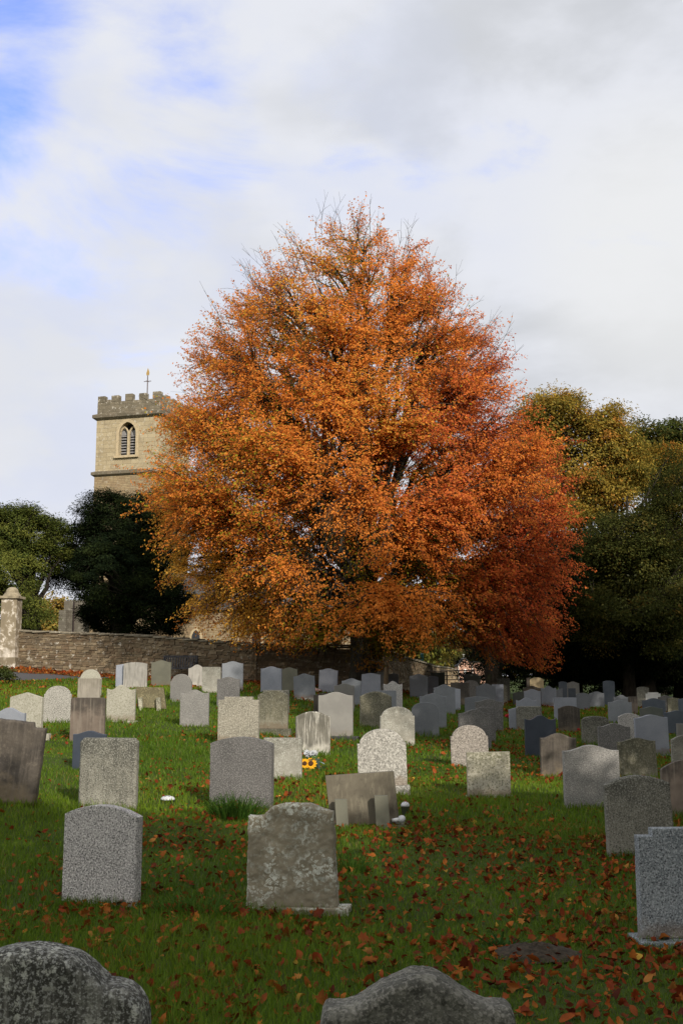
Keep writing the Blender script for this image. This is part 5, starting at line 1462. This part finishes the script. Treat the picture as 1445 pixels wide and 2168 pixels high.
# ------------------------------------------------------------------ small things among the graves
MWp = plain('white_plastic', (.52, .54, .57), .35, .05, 10, 0, .5)
MYl = plain('sunflower_petal', (.80, .42, .02), .6, .15, 30)
MBr = plain('sunflower_disc', (.06, .025, .01), .9, .3, 60)
MGn = plain('stem_green', (.05, .11, .02), .7, .3, 20)
MRd = plain('red_petal', (.42, .02, .03), .6, .25, 30)
MPk = plain('pale_pink_petal', (.75, .55, .50), .6, .15, 30)
t = NT('cellophane'); p_ = t.n('ShaderNodeBsdfGlossy'); p_.inputs['Roughness'].default_value = .25; p_.inputs['Color'].default_value = (.6, .75, .85, 1)
q_ = t.n('ShaderNodeBsdfTransparent'); m_ = t.n('ShaderNodeMixShader'); m_.inputs[0].default_value = .75
t.l(q_.outputs[0], m_.inputs[1]); t.l(p_.outputs[0], m_.inputs[2]); t.l(m_.outputs[0], t.out.inputs['Surface']); MCe = t.m

def spot(px, py):
    Y = hit(px, py); X = float(pt(px, 1430, Y)[0]); return X, Y, g1(X, Y), Y / FPX
# sunflower bouquet
X, Y, Z, s = spot(652, 1634)
BQ = empty('bouquet', (X + .05, Y, Z), 'sunflower bouquet in clear wrapping leaning in front of the white streaked stone', 'bouquet')
def daisy(b, c, R, n, tilt, az):
    rot = Matrix.Rotation(az, 3, 'Z') @ Matrix.Rotation(tilt, 3, 'X')
    for ring, (rr, k) in enumerate(((R, n), (R * .82, n))):
        for i in range(k):
            a = 2 * math.pi * (i + .5 * ring) / k
            d = Vector((math.cos(a), math.sin(a), 0)); sd_ = Vector((-math.sin(a), math.cos(a), 0)); w = rr * .20
            P = [d * rr * .25 - sd_ * w * .5, d * rr * .25 + sd_ * w * .5, d * rr * .7 + sd_ * w + Vector((0, 0, .012 + .006 * ring)), d * rr + Vector((0, 0, -.004)), d * rr * .7 - sd_ * w + Vector((0, 0, .012 + .006 * ring))]
            b.add([Vector(c) + rot @ p for p in P], [(0, 1, 2, 3, 4)])
for (dx, dz, R) in ((-.095, .125, .085), (.0, .125, .10), (-.045, .05, .06)):
    b = MB(); daisy(b, (dx, -.06, dz), R, 13, rad(72), rad(-6)); pet = b.build('sunflower', MYl, BQ)
    b = MB(); rot = Matrix.Rotation(rad(-6), 3, 'Z') @ Matrix.Rotation(rad(72), 3, 'X')
    prof = [(R * .42, .004), (R * .40, .018), (R * .25, .026), (.0005, .024)]
    n0 = len(b.v); b.lathe(prof, (0, 0, 0), 14); b.v = [tuple(Vector((dx, -.06, dz)) + rot @ Vector(v)) for v in b.v]
    b.build('disc', MBr, pet)
b = MB()
rr_ = random.Random(3)
for i in range(9):
    c = (rr_.uniform(-.08, .06), rr_.uniform(-.03, .05), .23 + rr_.uniform(0, .07)); daisy(b, c, .055, 8, rad(rr_.uniform(20, 75)), rad(rr_.uniform(-60, 60)))
b.build('white_flowers', MWp, BQ)
b = MB()
for i in range(14):
    a = rr_.uniform(0, 6.28); e = Vector((rr_.uniform(-.10, .09), rr_.uniform(-.05, .04), rr_.uniform(.10, .27)))
    b.tube([(.12, .02, .01), e * .5 + Vector((.05, 0, 0)), e], [.004] * 3, 5)
    q = e + Vector((rr_.uniform(-.05, .05), rr_.uniform(-.04, .02), rr_.uniform(-.05, .02)))
    b.add([e, e + Vector((.03, 0, .02)), q, e + Vector((-.03, -.01, -.01))], [(0, 1, 2, 3)])
b.build('stems', MGn, BQ)
b = MB()
for i in range(16):
    a = 2 * math.pi * i / 16; a2 = 2 * math.pi * (i + 1) / 16; f = .9 + .25 * rr_.random(); f2 = .9 + .25 * rr_.random()
    c1_, c2_ = Vector((.02 + .11 * math.cos(a) * f, -.01 + .06 * math.sin(a), .19 * f)), Vector((.02 + .11 * math.cos(a2) * f, -.01 + .06 * math.sin(a2) + .01, .19 * f2))
    b.add([Vector((.15, .0, .01)), c1_, c2_], [(0, 1, 2)])
for i in range(5):
    o_ = Vector((.10 + rr_.uniform(0, .05), -.03, .04 + .03 * i)); b.add([o_, o_ + Vector((.10, -.02, .03 - .02 * i)), o_ + Vector((.08, .01, -.03))], [(0, 1, 2)])
b.build('wrapping', MCe, BQ)

def vase_lid(px, py, r_, label, h=.05, pot=0.0):
    X, Y, Z, s = spot(px, py); R = r_ * s
    o = empty('flower_holder', (X, Y, Z + .02), label, 'flower holder')
    b = MB(); b.lathe([(R * 1.0, pot), (R * .98, pot + h * .35), (R * .75, pot + h * .8), (R * .4, pot + h), (.0005, pot + h * 1.03)], (0, 0, 0), 18); b.build('pierced_lid', MWp, o, smooth=True)
    b = MB()
    for i in range(6):
        a = i * math.pi / 3; b.lathe([(R * .09, 0), (R * .09, .004), (.0003, .005)], (math.cos(a) * R * .55, math.sin(a) * R * .55, pot + h * .90), 8)
    b.build('holes', MBr, o)
    if pot: b = MB(); b.lathe([(R * .7, -.05), (R * .95, pot * .5), (R * 1.02, pot - .002)], (0, 0, 0), 18); b.build('pot', plain('green_glass_pot', (.05, .06, .04), .2, .2, 10, 0, .5), o)
vase_lid(361, 1698, 15, 'white round grave vase lid lying flat in the grass, on its own', .045)
vase_lid(855, 1726, 9, 'white domed vase lid with dark holes beside the propped slab', .05, .08)
# white vase lying on the plinth of the propped slab
Xv = pt(838, 1430, SLAB_Y - .02); zv = float(pt(838, 1742, SLAB_Y - .02)[2])
b = MB(); b.lathe([(.028, 0), (.03, .05), (.03, .09), (.026, .10), (.05, .115), (.056, .15), (.05, .185), (.03, .205), (.0005, .21)], (0, 0, 0), 18)
b.v = [tuple(Matrix.Rotation(rad(82), 3, 'Y') @ (Vector(v) * .72)) for v in b.v]
tag(b.build('vase', MWp, None, (Xv[0] - .06, SLAB_Y - .06, zv + .03), smooth=True), 'white vase tipped over on the foot of the propped slab', 'vase')
def posy(px, py, mat, label, n=9, R=.05, hh=.14):
    X, Y, Z, s = spot(px, py); Y -= .12
    o = empty('posy', (X, Y, g1(X, Y)), label, 'flowers'); b = MB(); r_ = random.Random(px)
    ends = []
    for i in range(n):
        e = Vector((r_.uniform(-.09, .09), r_.uniform(-.06, .06), hh + r_.uniform(-.04, .06))); ends.append(e)
        daisy(b, e, R, 8, rad(r_.uniform(15, 80)), rad(r_.uniform(-80, 80)))
    b.build('petals', mat, o); b = MB()
    for e in ends: b.tube([(0, 0, 0), e * .5, e], [.004] * 3, 5)
    b.build('stems', MGn, o)
posy(602, 1462, MRd, 'red flowers at the foot of the pale blue stone by the dark wall')
posy(672, 1469, MPk, 'white and pink flowers in the gap left of the right leaning pale blue stone')
posy(1073, 1528, MRd, 'red flowers left of the pale blue stone with sloping shoulder')
posy(1224, 1548, MRd, 'red flowers at the right foot of the dark brown round topped stone', 5, .04, .06)
X, Y, Z, s = spot(1254, 1499); Y -= .15
b = MB(); b.lathe([(.05, 0), (.055, .1), (.05, .2), (.06, .24), (.058, .25), (.0005, .25)], (0, 0, 0), 14)
tag(b.build('vase', MWp, None, (X, Y, g1(X, Y)), smooth=True), 'upright white vase in front of the small brown stone', 'vase')
# lantern-like pale ornament on a stick
X, Y, Z, s = spot(851, 1470); zt__ = float(pt(852, 1443, Y)[2])
o = empty('grave_windmill', (X, Y, g1(X, Y)), 'small pale square ornament on a stick right of the black and white speckled stone', 'ornament')
b = MB(); hh = zt__ - g1(X, Y); b.tube([(0, 0, -.1), (0, 0, hh)], [.008, .008], 6); b.build('stick', MBr, o)
b = MB(); b.box((.0, 0, hh), (.12, .03, .11), Matrix.Rotation(rad(-25), 3, 'Y')); b.build('panel', plain('cream_panel', (.72, .66, .5), .5, .1), o)
# white kerb end by the path
X, Y, Z, s = spot(14, 1428)
b = MB(); b.box((0, 0, .04), (.34, .12, .14), Matrix.Rotation(rad(24), 3, 'Y')); tag(b.build('marker_stone', MWp, None, (X, 39.5, g1(X, 39.5)), bevel=.015), 'white slanting marker stone beside the path at the left edge', 'marker stone')
# loose plinth block right of the leaning sandstone
X, Y, Z, s = spot(102, 1567)
b = MB(); b.box((0, 0, .03), (.16, .16, .16)); tag(b.build('stone_block', M['cream'], None, (X, Y, Z), bevel=.012), 'small pale stone block right of the dark leaning sandstone', 'stone block')
# tufts of long grass, a weed and a molehill
def tuft(name, px, py, n, hgt, spread, wd, cols, label, cat, flop=.8, lift=0.0):
    X, Y, Z, s = spot(px, py); r = np.random.default_rng(px)
    th = r.uniform(0, 6.28, n); rr = spread * np.sqrt(r.random(n)); x0, y0 = rr * np.cos(th), rr * np.sin(th) * .5
    h = hgt * r.uniform(.5, 1.15, n) * (1 - .35 * rr / spread); out = np.stack([x0 / spread + r.normal(0, .5, n), y0 / spread + r.normal(0, .4, n)], -1) * h[:, None] * flop
    V = np.empty((n, 7, 3)); w = wd * r.uniform(.6, 1.2, n); a = r.uniform(0, 3.14, n); dx, dy = np.cos(a) * w / 2, np.sin(a) * w / 2
    zb_ = gz(X + x0, Y + y0) - Z - .01
    for j, (f, hf, wf) in enumerate(((0, 0, 1), (.25, .5, .9), (.62, .88, .6))):
        for q, sg in enumerate((-1, 1)):
            V[:, j * 2 + q] = np.stack([x0 + out[:, 0] * f + sg * dx * wf, y0 + out[:, 1] * f + sg * dy * wf, zb_ + h * hf], -1)
    V[:, 6] = np.stack([x0 + out[:, 0], y0 + out[:, 1], zb_ + h * (.85 - .25 * r.random(n))], -1)
    base = np.arange(n)[:, None, None] * 7
    tri = np.array([[0, 1, 3], [0, 3, 2], [2, 3, 5], [2, 5, 4], [4, 5, 6]])[None]
    cc = np.array(cols)[r.choice(len(cols), n)] * r.uniform(.7, 1.2, (n, 1))
    o = mesh_np(name, V.reshape(-1, 3), (base + tri).reshape(-1, 3), MGR, cols=np.repeat(cc, 5, 0), loc=(X, Y, Z))
    return tag(o, label, cat)
tuft('grass_tuft', 500, 1736, 620, .34, .26, .008, [(.045, .105, .014), (.07, .14, .02), (.035, .08, .012)], 'long grass tuft at the foot of the large dark grey granite stone', 'grass tuft', .9)
tuft('grass_tuft', 735, 1846, 240, .24, .20, .007, [(.075, .15, .02), (.05, .11, .015)], 'long grass tuft right of the ring lichened brown stone', 'grass tuft', .9)
tuft('grass_tuft', 430, 1935, 300, .20, .34, .007, [(.075, .15, .02), (.05, .11, .015)], 'long pale grass between the two nearest standing stones', 'grass tuft', 1.0)
tuft('weed_plant', 1050, 2012, 46, .13, .10, .028, [(.03, .075, .016), (.045, .10, .02)], 'flat rosette of a dark leaved weed left of the molehill', 'weed', 1.5)
X, Y, Z, s = spot(1118, 2026)
rs = 14; V = []; Fq = []
for i in range(rs + 1):
    for j in range(28):
        a = 2 * math.pi * j / 28; q = i / rs; rr = .24 * q
        h = .045 * (1 - q * q) * (1 + .5 * mn.noise(Vector((math.cos(a) * q * 7, math.sin(a) * q * 7, 3)))) + .015 * mn.noise(Vector((math.cos(a) * q * 21, math.sin(a) * q * 21, 9)))
        V.append((rr * math.cos(a) * 1.25, rr * math.sin(a), h - .015 * q))
for i in range(rs):
    for j in range(28): Fq.append((i * 28 + j, i * 28 + (j + 1) % 28, (i + 1) * 28 + (j + 1) % 28, (i + 1) * 28 + j))
tag(mesh_np('molehill', np.array(V), np.array(Fq), plain('dark_soil', (.035, .026, .017), .95, .5, 40), loc=(X, Y, Z + .03)), 'small mound of dark bare soil in the leafy grass near the stepped granite stone', 'molehill')

SC.cycles.max_bounces = 5; SC.cycles.diffuse_bounces = 3; SC.cycles.glossy_bounces = 2; SC.cycles.transmission_bounces = 3
SC.cycles.transparent_max_bounces = 6; SC.cycles.caustics_reflective = False; SC.cycles.caustics_refractive = False
SC.view_settings.view_transform = 'Standard'; SC.view_settings.look = 'None'
SC.view_settings.exposure = 0.0; SC.view_settings.gamma = 1.0
